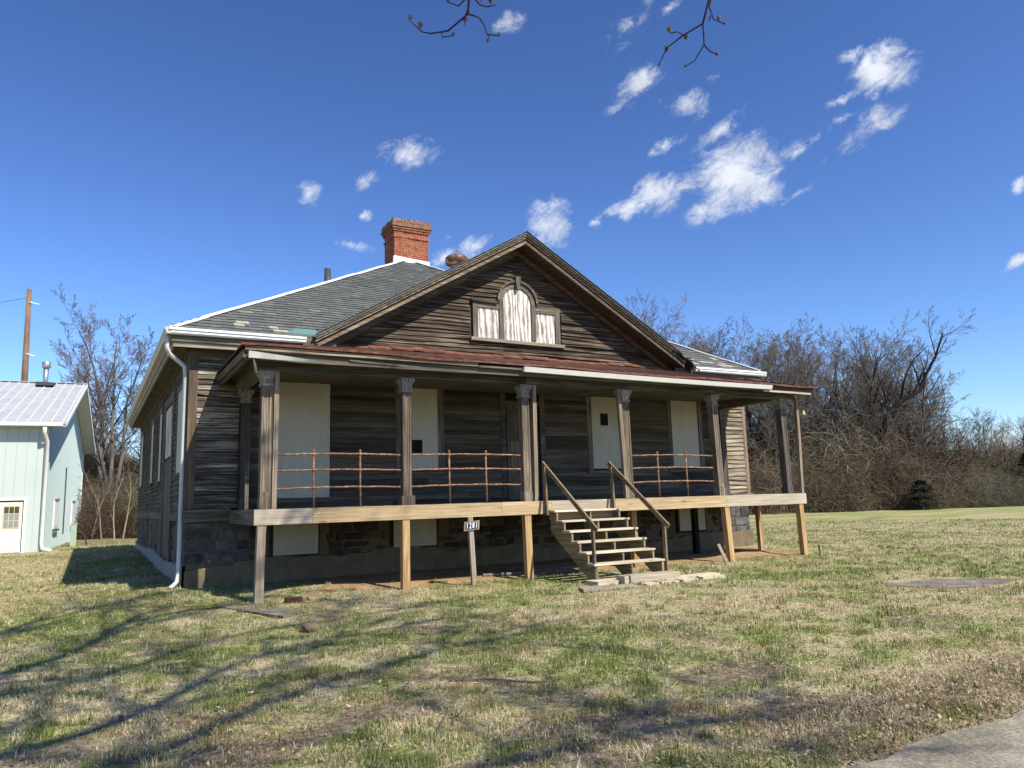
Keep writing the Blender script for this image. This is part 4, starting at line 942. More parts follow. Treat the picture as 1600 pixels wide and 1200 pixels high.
thing1(MB().hexa([(5.15,-2.5,-1.6),(6.2,-2.75,-1.6),(6.3,-2.35,-1.6),(5.3,-2.1,-1.6),(5.15,-2.5,-1.55),(6.2,-2.75,-1.55),(6.3,-2.35,-1.55),(5.3,-2.1,-1.55)]), 'flat_slab', 'pale_x', 'flat pale slab half sunk in grass left of the steps', 'plank')
for i, (x, l) in enumerate(((6.45, .3), (6.85, .42), (7.4, .38), (7.95, .6))):
    thing1(MB().box(x, x+l, -2.62+i*.05, -2.42+i*.05, -1.6, -1.545), 'timber_offcut', 'stair_x', ('leftmost','second from the left','third from the left','rightmost and longest')[i]+' of four pale timber offcuts in a line before the bottom step', 'timber offcut', 'timber offcuts before the steps')

# ------------------------------------------------------------------ number sign
sg = empty('number_sign', (4.17, -.14, -1.6), 'leaning wooden post with a small plaque reading 1281 under the porch edge', 'sign')
sg_lean = -.07
def sgx(z): return 4.17+sg_lean*(z+1.6)/1.3
MB().bar((4.17, -.14, -1.75), (sgx(-.27), -.14, -.27), .095, .075, (0,1,0)).build('post', M['grey_z'], sg)
tl = math.radians(-4)
def pq(u, v, o): return (sgx(-.44)+u*math.cos(tl)+v*math.sin(tl), -.18-o, -.44-u*math.sin(tl)*-1*-1+v*math.cos(tl)) if False else (sgx(-.44)+u*math.cos(tl)-v*math.sin(tl), -.18-o, -.44-u*math.sin(tl)+v*math.cos(tl))
def plate(u0, u1, v0, v1, o0, o1): return MB().hexa([pq(u0,v0,o1), pq(u1,v0,o1), pq(u1,v0,o0), pq(u0,v0,o0), pq(u0,v1,o1), pq(u1,v1,o1), pq(u1,v1,o0), pq(u0,v1,o0)])
pl = plate(-.165, .165, -.088, .088, 0, .022).build('plaque', M['timber'], sg)
NAVY = plain('navy_tile', (.02,.03,.09), .4, .05); NUM = plain('white_numeral', (.8,.8,.82), .5, .02)
for i, ch_ in enumerate('1281'):
    u = -.1005+i*.067
    plate(u-.0325, u+.0325, -.062, .062, .0225, .027).build('number_tile', NAVY, pl)
    cu = bpy.data.curves.new('numeral', 'FONT'); cu.body = ch_; cu.size = .15; cu.align_x = 'CENTER'; cu.align_y = 'CENTER'; cu.extrude = .001; cu.offset = .0015
    to = bpy.data.objects.new('numeral', cu); C.objects.link(to); bpy.context.view_layer.update()
    me = bpy.data.meshes.new_from_object(to.evaluated_get(bpy.context.evaluated_depsgraph_get())); bpy.data.objects.remove(to)
    vs = [pq(u+v.co.x*.62, v.co.y, .0275+(v.co.z+.001)) for v in me.vertices]; oo = Vector(pq(u, 0, .0275))
    for v, w_ in zip(me.vertices, vs): v.co = Vector(w_)-oo
    me.name = 'numeral'; link('numeral', me, NUM, pl, oo)
# stakes, stones and slabs on the lawn
thing1(MB().bar((10.74, -.33, -1.7), (10.62, -.12, -1.14), .085, .03, (0,1,0)), 'stake', 'timber', 'pale grey stake leaning against the post right of the steps', 'stake')
thing1(MB().bar((13.89, -.34, -1.7), (13.86, -.34, -1.31), .07, .05, (0,1,0)), 'stake', 'grey_z', 'short grey stake standing in the grass right of the porch corner', 'stake')
br = MB(); 
for a, b in (((0,0),(.26,.02)), ((.26,.02),(.28,.18)), ((.28,.18),(.02,.17)), ((.02,.17),(0,0))):
    br.bar((.50+a[0], -.36+a[1], -1.56), (.50+b[0], -.36+b[1], -1.56), .045, .09)
thing1(br, 'rusty_frame', 'rust_dark', 'small rusty rectangular iron frame in the grass by the left porch post', 'iron frame')
thing1(MB().hexa([(.92,-.22,-1.60),(1.25,-.10,-1.60),(1.22,.0,-1.6),(.90,-.1,-1.6),(.92,-.22,-1.54),(1.25,-.10,-1.55),(1.22,.0,-1.54),(.90,-.1,-1.54)]), 'clay_brick', 'tan_x', 'loose pale brick in the grass right of the rusty frame', 'brick')
def flatslab(pts, z0, z1, name, mat, label, cat): 
    mb = MB().prism([(x, y, z0) for x, y in pts], (0, 0, z1-z0)); return thing1(mb, name, mat, label, cat)
flatslab([(-.55, .1), (-.1, .15), (.50, -1.55), (.1, -1.95), (-.3, -.8)], -1.68, -1.588, 'stone_slab', 'concrete', 'worn grey slab sunk in the grass below the left porch corner', 'slab')
flatslab([(9.5, -5.3), (10.0, -4.85), (11.2, -5.3), (11.9, -6.2), (10.6, -6.45), (9.8, -6.1)], -1.68, -1.594, 'concrete_slab', 'concrete', 'flat grey concrete slab set in the lawn at the right', 'slab')
ic = MB(); n_ = len(ic.v); rr5 = random.Random(5)
def rock(x, y, z, r, label, mat='pointing', nm='rock'):
    me = bpy.data.meshes.new(nm); bm = bmesh_ico(r, rr5); bm.to_mesh(me); bm.free()
    o = link(nm, me, M[mat], None, (x, y, z)); return tag(o, label, nm)
import bmesh
def bmesh_ico(r, rg):
    bm = bmesh.new(); bmesh.ops.create_icosphere(bm, subdivisions=2, radius=r)
    for v in bm.verts: v.co *= rg.uniform(.78, 1.1); v.co.z *= .55
    return bm
rock(.13, -3.42, -1.57, .13, 'pale lumpy rock lying on the lawn in front of the left porch post')
def stick(pts, r, label, name='fallen_branch'):
    pts = [(x, y, float(height(np.array([float(x)]), np.array([float(y)]))[0])+r*.8+.012*(i % 2)) for i, (x, y, z) in enumerate(pts)]
    thing1(MB().tube(pts, [r, r*.9, r*.75, r*.55][:len(pts)], 6), name, 'bark', label, 'fallen branch', origin=pts[0])
stick([(4.9,.95,-1.44), (5.6,.9,-1.40), (6.4,1.05,-1.37), (7.3,1.0,-1.33)], .035, 'long pale fallen branch lying under the porch behind the steps')
stick([(5.75,.35,-1.52), (6.3,.6,-1.44), (7.0,.62,-1.39), (7.6,.9,-1.36)], .045, 'thick fallen branch lying nearest the steps under the porch')
stick([(.42,-7.30,-1.57), (.72,-7.45,-1.55), (1.02,-7.75,-1.55), (1.10,-7.9,-1.55)], .012, 'dark forked stick lying on the lawn below the steps')
stick([(-.42,-8.95,-1.56), (-.2,-8.55,-1.54), (.08,-8.1,-1.52)], .008, 'thin grey fallen twig on the lawn at the bottom centre')
stick([(-.15,-9.20,-1.55), (.1,-9.2,-1.55), (.28,-9.22,-1.56)], .013, 'short dark stick at the bottom edge of the lawn')
stick([(.05,-9.02,-1.55), (.45,-8.8,-1.54), (.75,-8.72,-1.54)], .006, 'thin curved twig beside the bare patch at the bottom centre')

# ------------------------------------------------------------------ metal shed
sh = empty('metal_shed', (0, 0, 0), 'pale green metal sided shed with a ribbed galvanised roof and white door', 'shed')
def shp(mb, name, mat, parent=None, **k): return mb.build(name, M[mat], parent or sh, **k)
EH, RH, LY = 5.12, 8.04, 17.38; ov, eo = .63, .425; mid = LY/2; sl = (RH-EH)/(mid+eo)
def rz(y): return RH-abs(y-mid)*sl
wall = shp(MB().box(-12, -.02, 0, .15, -.1, EH-.1), 'front_wall', 'shed_wall')
sw = MB().prism([(0, .0, -.1), (0, LY, -.1), (0, LY, rz(LY)-.08), (0, mid, RH-.08), (0, 0, rz(0)-.08)], (-.15, 0, 0)); swall = shp(sw, 'gable_wall', 'shed_side')
shp(MB().box(-12, -.15, LY-.15, LY, -.1, EH-.1), 'rear_wall', 'shed_wall')
for i in range(33):
    x = -.34-i*.36; 
    if -1.78 < x < -.5: shp(MB().box(x-.012, x+.012, -.018, -.001, 2.2, EH-.12), 'siding_rib', 'shed_wall', wall)
    else: shp(MB().box(x-.012, x+.012, -.018, -.001, 0, EH-.12), 'siding_rib', 'shed_wall', wall)
for i in range(44):
    y = .3+i*.39; shp(MB().box(.001, .018, y-.014, y+.014, 0, rz(y)-.12), 'siding_rib', 'shed_side', swall)
shp(MB().box(-.12, .03, -.03, -.001, 0, EH-.1), 'corner_trim', 'shed_wall'); shp(MB().box(.001, .03, LY-.15, LY+.02, 0, EH-.1), 'corner_trim', 'white')
rf = MB()
for a, b in ((-eo, mid), (LY+eo, mid)):
    slab(rf, [(-12.5, a, rz(a)), (ov, a, rz(a)), (ov, b, rz(b)), (-12.5, b, rz(b))], .04)
rfo = shp(rf, 'roof', 'shed_roof')
for i in range(33):
    x = ov-.12-i*.405
    shp(MB().bar((x, -eo+.01, rz(-eo)+.018), (x, mid, RH+.018), .055, .035), 'roof_rib', 'shed_rib', rfo)
shp(MB().bar((-12.5, mid, RH+.03), (ov, mid, RH+.03), .3, .03), 'ridge_cap', 'shed_roof', rfo)
for a, b in ((-eo, mid), (LY+eo, mid)):
    shp(MB().bar((ov+.012, a, rz(a)-.07), (ov+.012, b, rz(b)-.07), .02, .17), 'barge_board', 'white', rfo)
    s = MB(); slab(s, [(.02, a, rz(a)-.05), (ov-.005, a, rz(a)-.05), (ov-.005, b, rz(b)-.05), (.02, b, rz(b)-.05)], .02); shp(s, 'gable_soffit', 'cream', rfo)
shp(MB().box(-12.4, ov-.1, -eo-.10, -eo-.002, rz(-eo)-.15, rz(-eo)-.01), 'gutter', 'cream', rfo)
shp(MB().box(-12.4, ov-.02, -eo+.01, -.002, EH-.16, EH-.13), 'eave_soffit', 'cream', rfo)
shp(MB().tube([(-.10, -eo-.04, EH-.2), (-.10, -eo-.02, EH-.42), (-.02, -.10, EH-.75), (-.02, -.08, .35), (.02, -.12, .12), (.35, -.35, .04)], .075, 8), 'downspout', 'cream', smooth=True)
dr2 = shp(MB().box(-1.92, -.62, -.03, -.001, 0, 2.14), 'door_frame', 'white')
shp(MB().box(-1.84, -.70, -.034, -.0305, .02, 2.05), 'door_gap', 'black', dr2)
lf_ = shp(MB().box(-1.82, -.73, -.06, -.035, .03, 1.98), 'door_leaf', 'cream')
shp(MB().box(-1.38, -.80, -.075, -.0605, .96, 1.84), 'window_frame', 'yellow', lf_)
for i in range(3):
    for j in range(3):
        x = -1.335+i*.172; z = 1.0+j*.275
        shp(MB().box(x, x+.15, -.080, -.0755, z, z+.25), 'pane', 'pane' if j == 2 else 'curtain', lf_)
for a, b in (((-1.32, .28), (-.84, .82)), ((-1.32, .82), (-.84, .28))): shp(MB().bar((a[0], -.066, a[1]), (b[0], -.066, b[1]), .01, .06, (0,1,0)) if False else MB().bar((a[0], -.067, a[1]), (b[0], -.067, b[1]), .07, .01, (0,1,0)), 'cross_brace', 'white', lf_)
for z in (.2, .85): shp(MB().box(-1.38, -.80, -.072, -.0605, z, z+.06), 'door_rail', 'white', lf_)
shp(MB()._lathe([(.03, 1.0), (.035, 1.02), (.02, 1.07)], -1.70, -.09, 8), 'door_handle', 'lead', lf_)
for y0, y1 in ((3.2, 4.9), (11.4, 13.2)):
    w = shp(MB().box(.002, .05, y0, y1, .82, 2.12), 'narrow_window', 'cream')
    shp(MB().box(.0505, .056, y0+.1, y1-.1, .95, 2.02), 'white_blind', 'white', w)
    shp(MB().box(.051, .10, y0-.05, y1+.05, 2.121, 2.17), 'window_head', 'shed_side', w); shp(MB().box(.051, .12, y0, y1, .74, .80), 'window_sill', 'lead', w)
shp(MB().tube([(.05, 7.3, 3.7), (.05, 7.3, .5)], .03, 6), 'conduit', 'lead')
fl_ = shp(MB()._lathe([(.12, 7.55), (.12, 8.75)], -1.15, 8.0, 14), 'flue_pipe', 'galv', smooth=True); shp(MB()._lathe([(.17, 8.7), (.2, 8.72), (.2, 8.98), (.17, 9.0)], -1.15, 8.0, 14), 'flue_cap', 'galv', fl_, smooth=True)
shp(MB().box(-1.5, -.7, 7.4, 8.3, 7.74, 7.9), 'flue_flashing', 'lead')
sh.location = (-4.058, 22.084, -1.45); sh.rotation_euler = (0, 0, R(-3.78))
ub = empty('utility_cabinet', (-3.05, 27.0, -1.45), 'narrow pale green utility cabinet standing beside the blue shed wall', 'cabinet')
MB().box(-3.17, -2.93, 26.85, 27.15, -1.6, -.45).build('cabinet_body', M['boxgreen'], ub); MB().box(-3.19, -2.91, 26.83, 27.17, -.45, -.41).build('cabinet_lid', M['boxgreen'], ub)
MB().tube([(-2.93, 27.1, -.8), (-2.7, 27.2, -.85), (-2.55, 27.3, -1.2), (-2.5, 27.3, -1.5)], .035, 6).build('cable', M['lead'], ub)

# ------------------------------------------------------------------ pole and wire
up_ = empty('utility_pole', (-5.98, 38, -1.5), 'tall bare brown wooden utility pole rising behind the metal shed', 'pole')
MB().tube([(-5.95, 38, -1.8), (-6.0, 38, 3), (-6.1, 38, 8), (-6.16, 38, 13.2)], [.2, .19, .17, .13], 10).build('pole_shaft', M['pole'], up_, smooth=True)
for z, l in ((12.4, .5), (9.3, .45), (6.3, .45)): 
    MB().tube([(-6.1, 37.85, z), (-6.1+l, 37.8, z-.12)], .022, 6).build('step_bracket', M['white'], up_)
wr = MB().tube([(-6.16+t*-30, 38-6*t, 12.7-8.5*t-3*t*(1-t)) for t in [i/12 for i in range(13)]], .018, 4); thing1(wr, 'overhead_wire', 'lead', 'thin dark overhead wire sloping down left from the utility pole', 'wire')
# ------------------------------------------------------------------ bare trees
def tubes(paths, radii, k):
    """paths (m,n,3), radii (m,n) -> verts, faces, vectorised"""
    P_ = np.asarray(paths, float); r = np.asarray(radii, float); m, n, _ = P_.shape
    T = np.empty_like(P_); T[:, 1:-1] = P_[:, 2:]-P_[:, :-2]; T[:, 0] = P_[:, 1]-P_[:, 0]; T[:, -1] = P_[:, -1]-P_[:, -2]
    T /= np.linalg.norm(T, axis=2, keepdims=True)+1e-9
    ref = np.tile(np.array([.31, .52, .79]), (m, n, 1)); A = np.cross(T, ref); A /= np.linalg.norm(A, axis=2, keepdims=True)+1e-9; B = np.cross(T, A)
    ang = np.arange(k)*2*math.pi/k
    V = P_[:, :, None, :] + (A[:, :, None, :]*np.cos(ang)[None, None, :, None] + B[:, :, None, :]*np.sin(ang)[None, None, :, None])*r[:, :, None, None]
    idx = np.arange(m*n*k).reshape(m, n, k); j2 = (np.arange(k)+1) % k
    F = np.stack([idx[:, :-1, :], idx[:, :-1][:, :, j2], idx[:, 1:][:, :, j2], idx[:, 1:, :]], -1).reshape(-1, 4)
    return V.reshape(-1, 3), F
def join(parts):
    V, F, o = [], [], 0
    for v, f in parts: V.append(v); F.append(f+o); o += len(v)
    return np.concatenate(V), np.concatenate(F)
def grow(seed, H=16, r0=.22, stems=1, spread=.55, first=.3, levels=(9, 8, 7, 5), lean=(0, 0), wander=.10, up=.25, twig=.0105, path=None, fan=.16, lens=(.42, .46, .42, .5)):
    """returns wood of trunk+limbs and the fine crown as (V,F)"""
    rg = np.random.RandomState(seed); L0 = []
    def walk(p, d, length, n, w, upf):
        pts = [p]; d = d/np.linalg.norm(d)
        for i in range(n-1):
            d = d + rg.randn(3)*w; d[2] += upf*.25; d /= np.linalg.norm(d); p = p+d*length/(n-1); pts.append(p)
        return np.array(pts)
    trunks = []
    for s_ in range(stems):
        if path is not None: pts = np.array(path, float)
        else:
            a = rg.rand()*6.28; q = 0 if stems == 1 else fan*(1+.6*rg.rand())
            d = np.array([math.cos(a)*q+lean[0], math.sin(a)*q+lean[1], 1.0]); pts = walk(np.array([math.cos(a)*.15*(stems > 1), math.sin(a)*.15*(stems > 1), -.3]), d, H*(1 if s_ == 0 else rg.uniform(.7, .95)), 10, .05+wander*.3, .15)
        n = len(pts); rad = (r0*(1 if s_ == 0 else .75))*np.linspace(1, .12, n)**.9; trunks.append((pts, rad))
    groups = [trunks]
    for lv, cnt in enumerate(levels):
        new = []
        for pts, rad in groups[-1]:
            n = len(pts); total = np.linalg.norm(np.diff(pts, axis=0), axis=1).sum()
            lo = first if lv == 0 else .18
            c = cnt*2 if (lv == 0 and stems == 1) else cnt
            for i in range(c):
                t = lo+(1-lo)*(i+rg.rand()*.9)/c; t = min(t, .98); f = t*(n-1); a = int(f); b = min(a+1, n-1); p = pts[a]*(1-(f-a))+pts[b]*(f-a)
                d0 = pts[b]-pts[a] if b > a else pts[-1]-pts[-2]; d0 = d0/np.linalg.norm(d0)
                ax = rg.randn(3); ax -= d0*ax.dot(d0); ax /= np.linalg.norm(ax)
                sp = spread*rg.uniform(.75, 1.3)*(1.0, .95, .85, .75)[lv]*(1.25-.55*t if lv == 0 else 1); d = d0*math.cos(sp)+ax*math.sin(sp)
                if lv == 0: d[2] = abs(d[2])*.8+.2
                ln = total*lens[lv]*rg.uniform(.6, 1.15)*(1.15-.65*t)
                r = max(twig, (rad[a]*(1-(f-a))+rad[b]*(f-a))*rg.uniform(.42, .62))
                nn = (8, 6, 4, 3)[lv]; q = walk(p, d, ln, nn, wander*(1, 1.1, 1.0, .9)[lv], up*(1, .8, .5, .3)[lv])
                new.append((q, np.maximum(twig*.8, r*np.linspace(1, .2, nn))))
        groups.append(new)
    k = (8, 5, 3, 3)
    zmax = max(float(a[-1][2]) for g in groups for a, _ in g); sc = 1 if path is not None else H/zmax
    for g in groups:
        for i_, (a, b_) in enumerate(g): g[i_] = (a*sc, b_)
    def mk(g, kk):
        n = len(g[0][0]); return tubes([a for a, _ in g], [b for _, b in g], kk)
    wood_ = join([mk(groups[0], k[0]), mk(groups[1], k[1])]); crown = join([mk(g, k[2]) for g in groups[2:]])
    return wood_, crown
def make_tree(name, data, label, cat, loc, group=None, rot=0, scale=1, mats=('bark', 'twig')):
    (wv, wf), (cv, cf) = data
    r = empty(name, loc, label, cat, group); r.rotation_euler = (0, 0, rot); r.scale = (scale,)*3
    for nm, (v, f), mt in (('trunk', (wv, wf), mats[0]), ('crown', (cv, cf), mats[1])):
        me = npmesh(nm, v, f); me.materials.append(M[mt]); o = bpy.data.objects.new(nm, me); C.objects.link(o); o.parent = r
        me.polygons.foreach_set('use_smooth', np.ones(len(f), bool))
    return r
def copy_tree(src, loc, rot, scale, label=None, group=None, name=None):
    r = src.copy(); C.objects.link(r); r.location = loc; r.rotation_euler = (0, 0, rot); r.scale = scale if hasattr(scale, '__len__') else (scale,)*3
    if label: r['label'] = label
    if group: r['group'] = group
    for ch_ in list(src.children):
        c = ch_.copy(); C.objects.link(c); c.parent = r
    return r
def gz_(x, y): return float(height(np.array([float(x)]), np.array([float(y)]))[0])
FR = [(39.4,39.0,16.9),(44.8,43.0,17.9),(45.1,40.6,18.4),(49.6,42.7,19.4),(46.9,37.2,16.9),(52.9,40.9,16.9),(51.5,37.1,17.5),(57.5,40.7,19.1),(52.7,34.1,15.2),(57.1,36.3,18.3),(57.1,34.0,17.0),(64.3,38.1,17.9),(58.8,31.9,15.3),(64.2,33.5,16.6),(63.0,30.7,15.5),(69.1,33.2,14.4),(65.1,29.6,13.4),(69.1,29.7,10.3),(75.1,31.1,9.3),(70.5,26.7,8.1),(77.6,28.5,8.2),(76.2,25.8,8.7),(78.4,24.6,9.9),
      (46.5,46.5,18.0),(54,46,18.5),(60.5,43,18.5),(67,38.5,16.5),(73,37,13.5),(50,45,17),(41.5,47,17.5),(70,41,15),(42.5,37,15.5),(48.3,39.5,16.5),(54.8,38.5,17.5),(55,36,16),(59.5,37.5,17.5),(61,35,15),(61.5,32.5,15.8),(66.5,31.5,14.2),(67,28,11),(72.5,29,9.5),(43.5,35.5,11),(49.8,35,12.5),(56.0,34.6,17.6),(50.6,38.2,17.8),(45.4,38.6,17.0),(60.8,33.4,17.2),(63.9,31.6,16.2),(48.6,41.2,18.2),(66.3,34.2,16.2),(59.9,39.4,18.4)]
GR = 'bare grey trees of the wood beyond the lawn'
LB = 'leafless grey-brown tree in the dense wood to the right of the house'
protos = []
for i, kw in enumerate((dict(seed=1, spread=.85, first=.25, levels=(9, 7, 6, 5), lens=(.62, .5, .45, .5), up=.35), dict(seed=2, spread=.7, first=.3, wander=.08, levels=(10, 7, 6, 5), lens=(.55, .5, .45, .5)), dict(seed=41, stems=2, r0=.2, spread=.8, first=.25, levels=(11, 7, 6, 5), lens=(.55, .5, .45, .5)), dict(seed=4, spread=.8, first=.3, wander=.12, levels=(9, 7, 6, 6), lens=(.68, .5, .45, .5)), dict(seed=5, stems=3, levels=(8, 7, 5, 5), r0=.17, spread=.8, lens=(.5, .5, .45, .5)))):
    protos.append(grow(r0=kw.pop('r0', .24), **kw))
rt_ = random.Random(31); pobj = [None]*5
az_ = sorted(range(len(FR)), key=lambda i: math.atan2(FR[i][0]+2.56, FR[i][1]+14.04)); ORD = {i: n+1 for n, i in enumerate(az_)}
def nth(n): return str(n)+('th' if 10 < n % 100 < 14 else {1:'st',2:'nd',3:'rd'}.get(n % 10, 'th'))
for i, (x, y, h) in enumerate(FR):
    LB = ('tall','slender','twin-stemmed','wide-crowned','three-stemmed')[i % 5]+' leafless tree, '+nth(ORD[i])+' from the left in the wood right of the house'
    k = i % 5; loc = (x, y, gz_(x, y)); s = h/16.0; rot = rt_.uniform(0, 6.28); w = s*rt_.uniform(.9, 1.15)
    if pobj[k] is None: pobj[k] = make_tree('bare_tree', protos[k], LB, 'tree', loc, GR, rot, mats=('bark_dark' if k in (1, 4) else 'bark', 'twig')); pobj[k].scale = (w, w, s)
    else: copy_tree(pobj[k], loc, rot, (w, w, s), LB)
LF = [(.9,53.5,11.2),(2.9,59.6,14),(-3.8,58.1,9.4),(-7.9,59,10.6),(-9.6,55.2,9.8),(-11.5,60.9,11.5),(-13.5,64.4,12),(2.5,64.5,12.5),(4.0,52,10.5),(-5.5,63,10.5)]
for i, (x, y, h) in enumerate(LF):
    z = gz_(x, y); s = (h-(z+1.6))/16.0; copy_tree(pobj[(i*2+1) % 5], (x, y, z), rt_.uniform(0, 6), (s*1.1, s*1.1, s), 'leafless tree on the bank left of the house, '+nth(1+sorted(LF, key=lambda q: math.atan2(q[0]+2.56, q[1]+14.04)).index(LF[i]))+' from the left', 'bare trees on the wooded bank')
big = grow(seed=29, H=17.5, r0=.24, stems=5, spread=.8, first=.3, levels=(13, 8, 7, 6), wander=.09, fan=.06, lens=(.40, .5, .45, .5), up=.35)
make_tree('bare_tree', big, 'big many-stemmed leafless tree standing between the shed and the house', 'tree', (-1.2, 48.8, gz_(-1.2, 48.8)), rot=2.7, scale=1.0)
tall = grow(seed=43, H=19, r0=.26, spread=.7, first=.3, levels=(11, 7, 7, 5), wander=.08, lens=(.5, .5, .45, .5))
make_tree('bare_tree', tall, 'tall leafless tree whose crown shows above the right slope of the pediment', 'tree', (30.1, 34.9, gz_(30, 35)), scale=1.03)
t2 = copy_tree(pobj[1], (34.6, 37.1, gz_(34, 37)), 2.1, 1.16, 'slender leafless tree just right of the tall one behind the pediment'); del t2['group']
# dark leaning tree
lp = [(0, 0, -.3), (.3, -.15, 1.6), (.9, -.4, 3.2), (1.6, -.8, 4.6), (1.9, -1.0, 6.2), (2.6, -1.3, 8.2), (4.0, -2.0, 9.5), (5.4, -2.7, 10.2), (6.0, -3.0, 11.6), (6.9, -3.5, 13.2), (7.8, -3.9, 15.4)]
ln_ = grow(seed=9, r0=.42, path=lp, levels=(5, 6, 6, 5), spread=.8, first=.5, wander=.11, lens=(.4, .5, .45, .5))
make_tree('leaning_tree', ln_, 'dark crooked tree leaning right across the wood edge', 'tree', (56.2, 30.0, gz_(56, 30)), mats=('bark_dark', 'twig'))
lowt = grow(seed=12, H=9, r0=.16, spread=.95, first=.35, levels=(8, 7, 7, 5), wander=.16, up=.0, lens=(.7, .5, .45, .5))
make_tree('bare_tree', lowt, 'low spreading leafless tree with arching limbs at the right end of the wood', 'tree', (63.5, 27.0, gz_(63, 27)), scale=1.12)
sap = grow(seed=15, H=4.5, r0=.05, spread=.5, first=.3, levels=(4, 3, 2, 2), wander=.15, twig=.008)
s0_ = make_tree('sapling', sap, 'second from the left of four pale bare saplings beside the shed', 'sapling', (-1.75, 34.0, -1.45), 'pale saplings beside the shed', mats=('timber', 'bark'))
for x, y, s, w_ in ((-1.2, 33.2, .9, 'third from the left'), (-.7, 35.5, 1.1, 'rightmost'), (-2.3, 36, .9, 'leftmost')): copy_tree(s0_, (x, y, -1.45), x*7, s, w_+' of four pale bare saplings beside the shed')
cs = MB().tube([(46.5, 31.8, -1.8), (46.7, 31.7, 0), (47.4, 31.4, 1.1), (47.6, 31.3, 2.4)], [.08, .07, .06, .03], 6)
thing1(cs, 'dead_stem', 'pale_x', 'pale crooked dead stem standing at the wood edge right of the porch', 'dead stem', origin=(46.5, 31.8, -1.8))

# ------------------------------------------------------------------ undergrowth (instanced thickets of stems)
def clump(seed, n=900, hgt=1.0, rad=1.0):
    rg = np.random.RandomState(seed); a = rg.rand(n)*6.283; r = np.sqrt(rg.rand(n))*rad*.8
    base = np.stack([np.cos(a)*r, np.sin(a)*r, np.zeros(n)], -1); top = hgt*(1-.55*(r/rad)**2)*rg.uniform(.45, 1.0, n)
    # half of the stems start up in the tangle
    st_ = rg.rand(n) < .6; base[st_, 2] = (top*rg.rand(n))[st_]
    pts = []; p = base.copy(); d = np.stack([rg.randn(n)*.5, rg.randn(n)*.5, np.abs(rg.randn(n))*.7+.5], -1); d[st_, 2] = rg.randn(st_.sum())*.6; ln = rg.uniform(.25, .7, n)[:, None]
    d /= np.linalg.norm(d, axis=1, keepdims=True)
    for k in range(5):
        pts.append(p.copy()); d = d + rg.randn(n, 3)*.24; d[:, 2] -= .16*k*.8; d /= np.linalg.norm(d, axis=1, keepdims=True); p = p+d*ln/4
        p[:, 2] = np.clip(p[:, 2], 0, hgt*1.05)
    P_ = np.stack(pts, 1); rr_ = np.repeat((rg.uniform(.0016, .0042, n))[:, None], 5, 1)*np.linspace(1, .5, 5)[None]
    big_ = rg.rand(n) < .03; rr_[big_] *= 3
    return tubes(P_, rr_, 3)
BR = [(61.7,40.7,8.2),(77.5,26.2,6.1),(45.7,33.3,6.4),(69.0,36.7,8.6),(79.9,25.0,6.2),(66.8,32.1,6.7),(49.5,33.5,5.6),(57.5,26.8,4.4),(56.2,43.7,9.4),(69.4,26.1,5.3),(71.7,29.4,6.0),(77.7,26.2,6.0),(60.8,27.3,4.0),(48.1,34.3,4.9),(58.2,36.8,9.8),(75.8,27.2,5.5),(58.4,32.1,8.3),(56.3,29.8,5.5),(61.6,24.6,3.1),(71.9,21.3,3.4),(64.5,39.2,9.4),(60.6,27.4,3.6),(75.2,22.9,5.4),(52.5,40.0,9.1),(74.1,28.1,6.0),(51.2,40.7,9.8),(66.6,21.9,2.9),(73.0,28.7,6.0),(56.9,32.9,8.2),(75.4,22.8,4.9),(57.6,42.9,8.9),(56.4,37.8,8.0),(50.8,30.5,5.7),(57.1,32.8,9.0),(76.2,27.0,5.9),(73.0,34.5,5.1),(84.8,28.0,5.9),(62.4,26.5,3.3),(59.8,31.3,8.2),(58.2,26.5,4.3),(75.1,22.9,4.9),(61.9,26.8,1.8),(69.0,30.9,4.9),(83.1,29.0,6.6),(63.1,23.8,3.4),(68.7,20.7,3.8),(58.0,37.0,8.3),(56.4,33.2,9.0),(58.4,36.8,7.8),(66.9,24.0,2.4),(61.5,24.6,1.7),(51.5,32.5,2.9),(65.2,24.9,4.3),(57.5,29.2,5.4),(46.4,35.2,4.5),(80.5,30.4,5.0),(51.2,30.3,5.2),(54.7,30.7,3.9),(62.1,30.1,7.2),(65.3,28.3,4.8),(62.6,34.4,7.8),(54.4,44.7,9.4),(57.0,29.4,2.9),(60.0,27.8,4.7)]
BL = [(.9,41.7,2.2),(-2.1,38.1,3.4),(-.1,39.6,3.4),(2,55,2.6),(-1.2,39.6,2.6),(-1.9,41,3),(-.9,56.5,3),(-2.6,57.5,3),(.6,43.9,3.4),(-3.3,57.8,3.7),(-2.9,43.8,3),(.3,55.9,3),(-1.2,46,3.7),(0,49,3),(-3,50.8,3.2),(.9,48.6,3.3),(-.2,44.3,3),(-2.1,45.4,3.4),(-2.9,52.7,3),(-1.1,54.7,3.6),(-6.2,61.7,5),(-7.3,62.4,6),(-6.8,52.3,5.5),(-9.8,53.9,5.7),(-5.9,56.7,4.5),(-10,56.9,6.5),(-3.8,60.4,4.9),(-11,64.4,5.5),(-8,62.7,6.3),(-7.9,55.8,5.8),(-13,60,6),(-15,66,6),
      (7.3,63.6,4.7),(46.6,42.1,6.9),(22.7,55.1,6.3),(34.7,48.6,6.1),(9.6,55.4,5.7),(8.2,52.3,5.5),(25.9,53.4,5.6),(22.4,47.5,6),(25.8,50.5,6),(43.1,43.9,6.6),(27.8,48.4,6.7),(16,51.9,5.4),(17.2,50.3,5.7),(13.1,53.5,6.3),(28.4,49.1,5.7),(45.3,42.8,5.7),(4.2,45,3.2),(3.3,50,3.8),(2.4,46.6,3.2),(38,45,6),(31,52,6)]
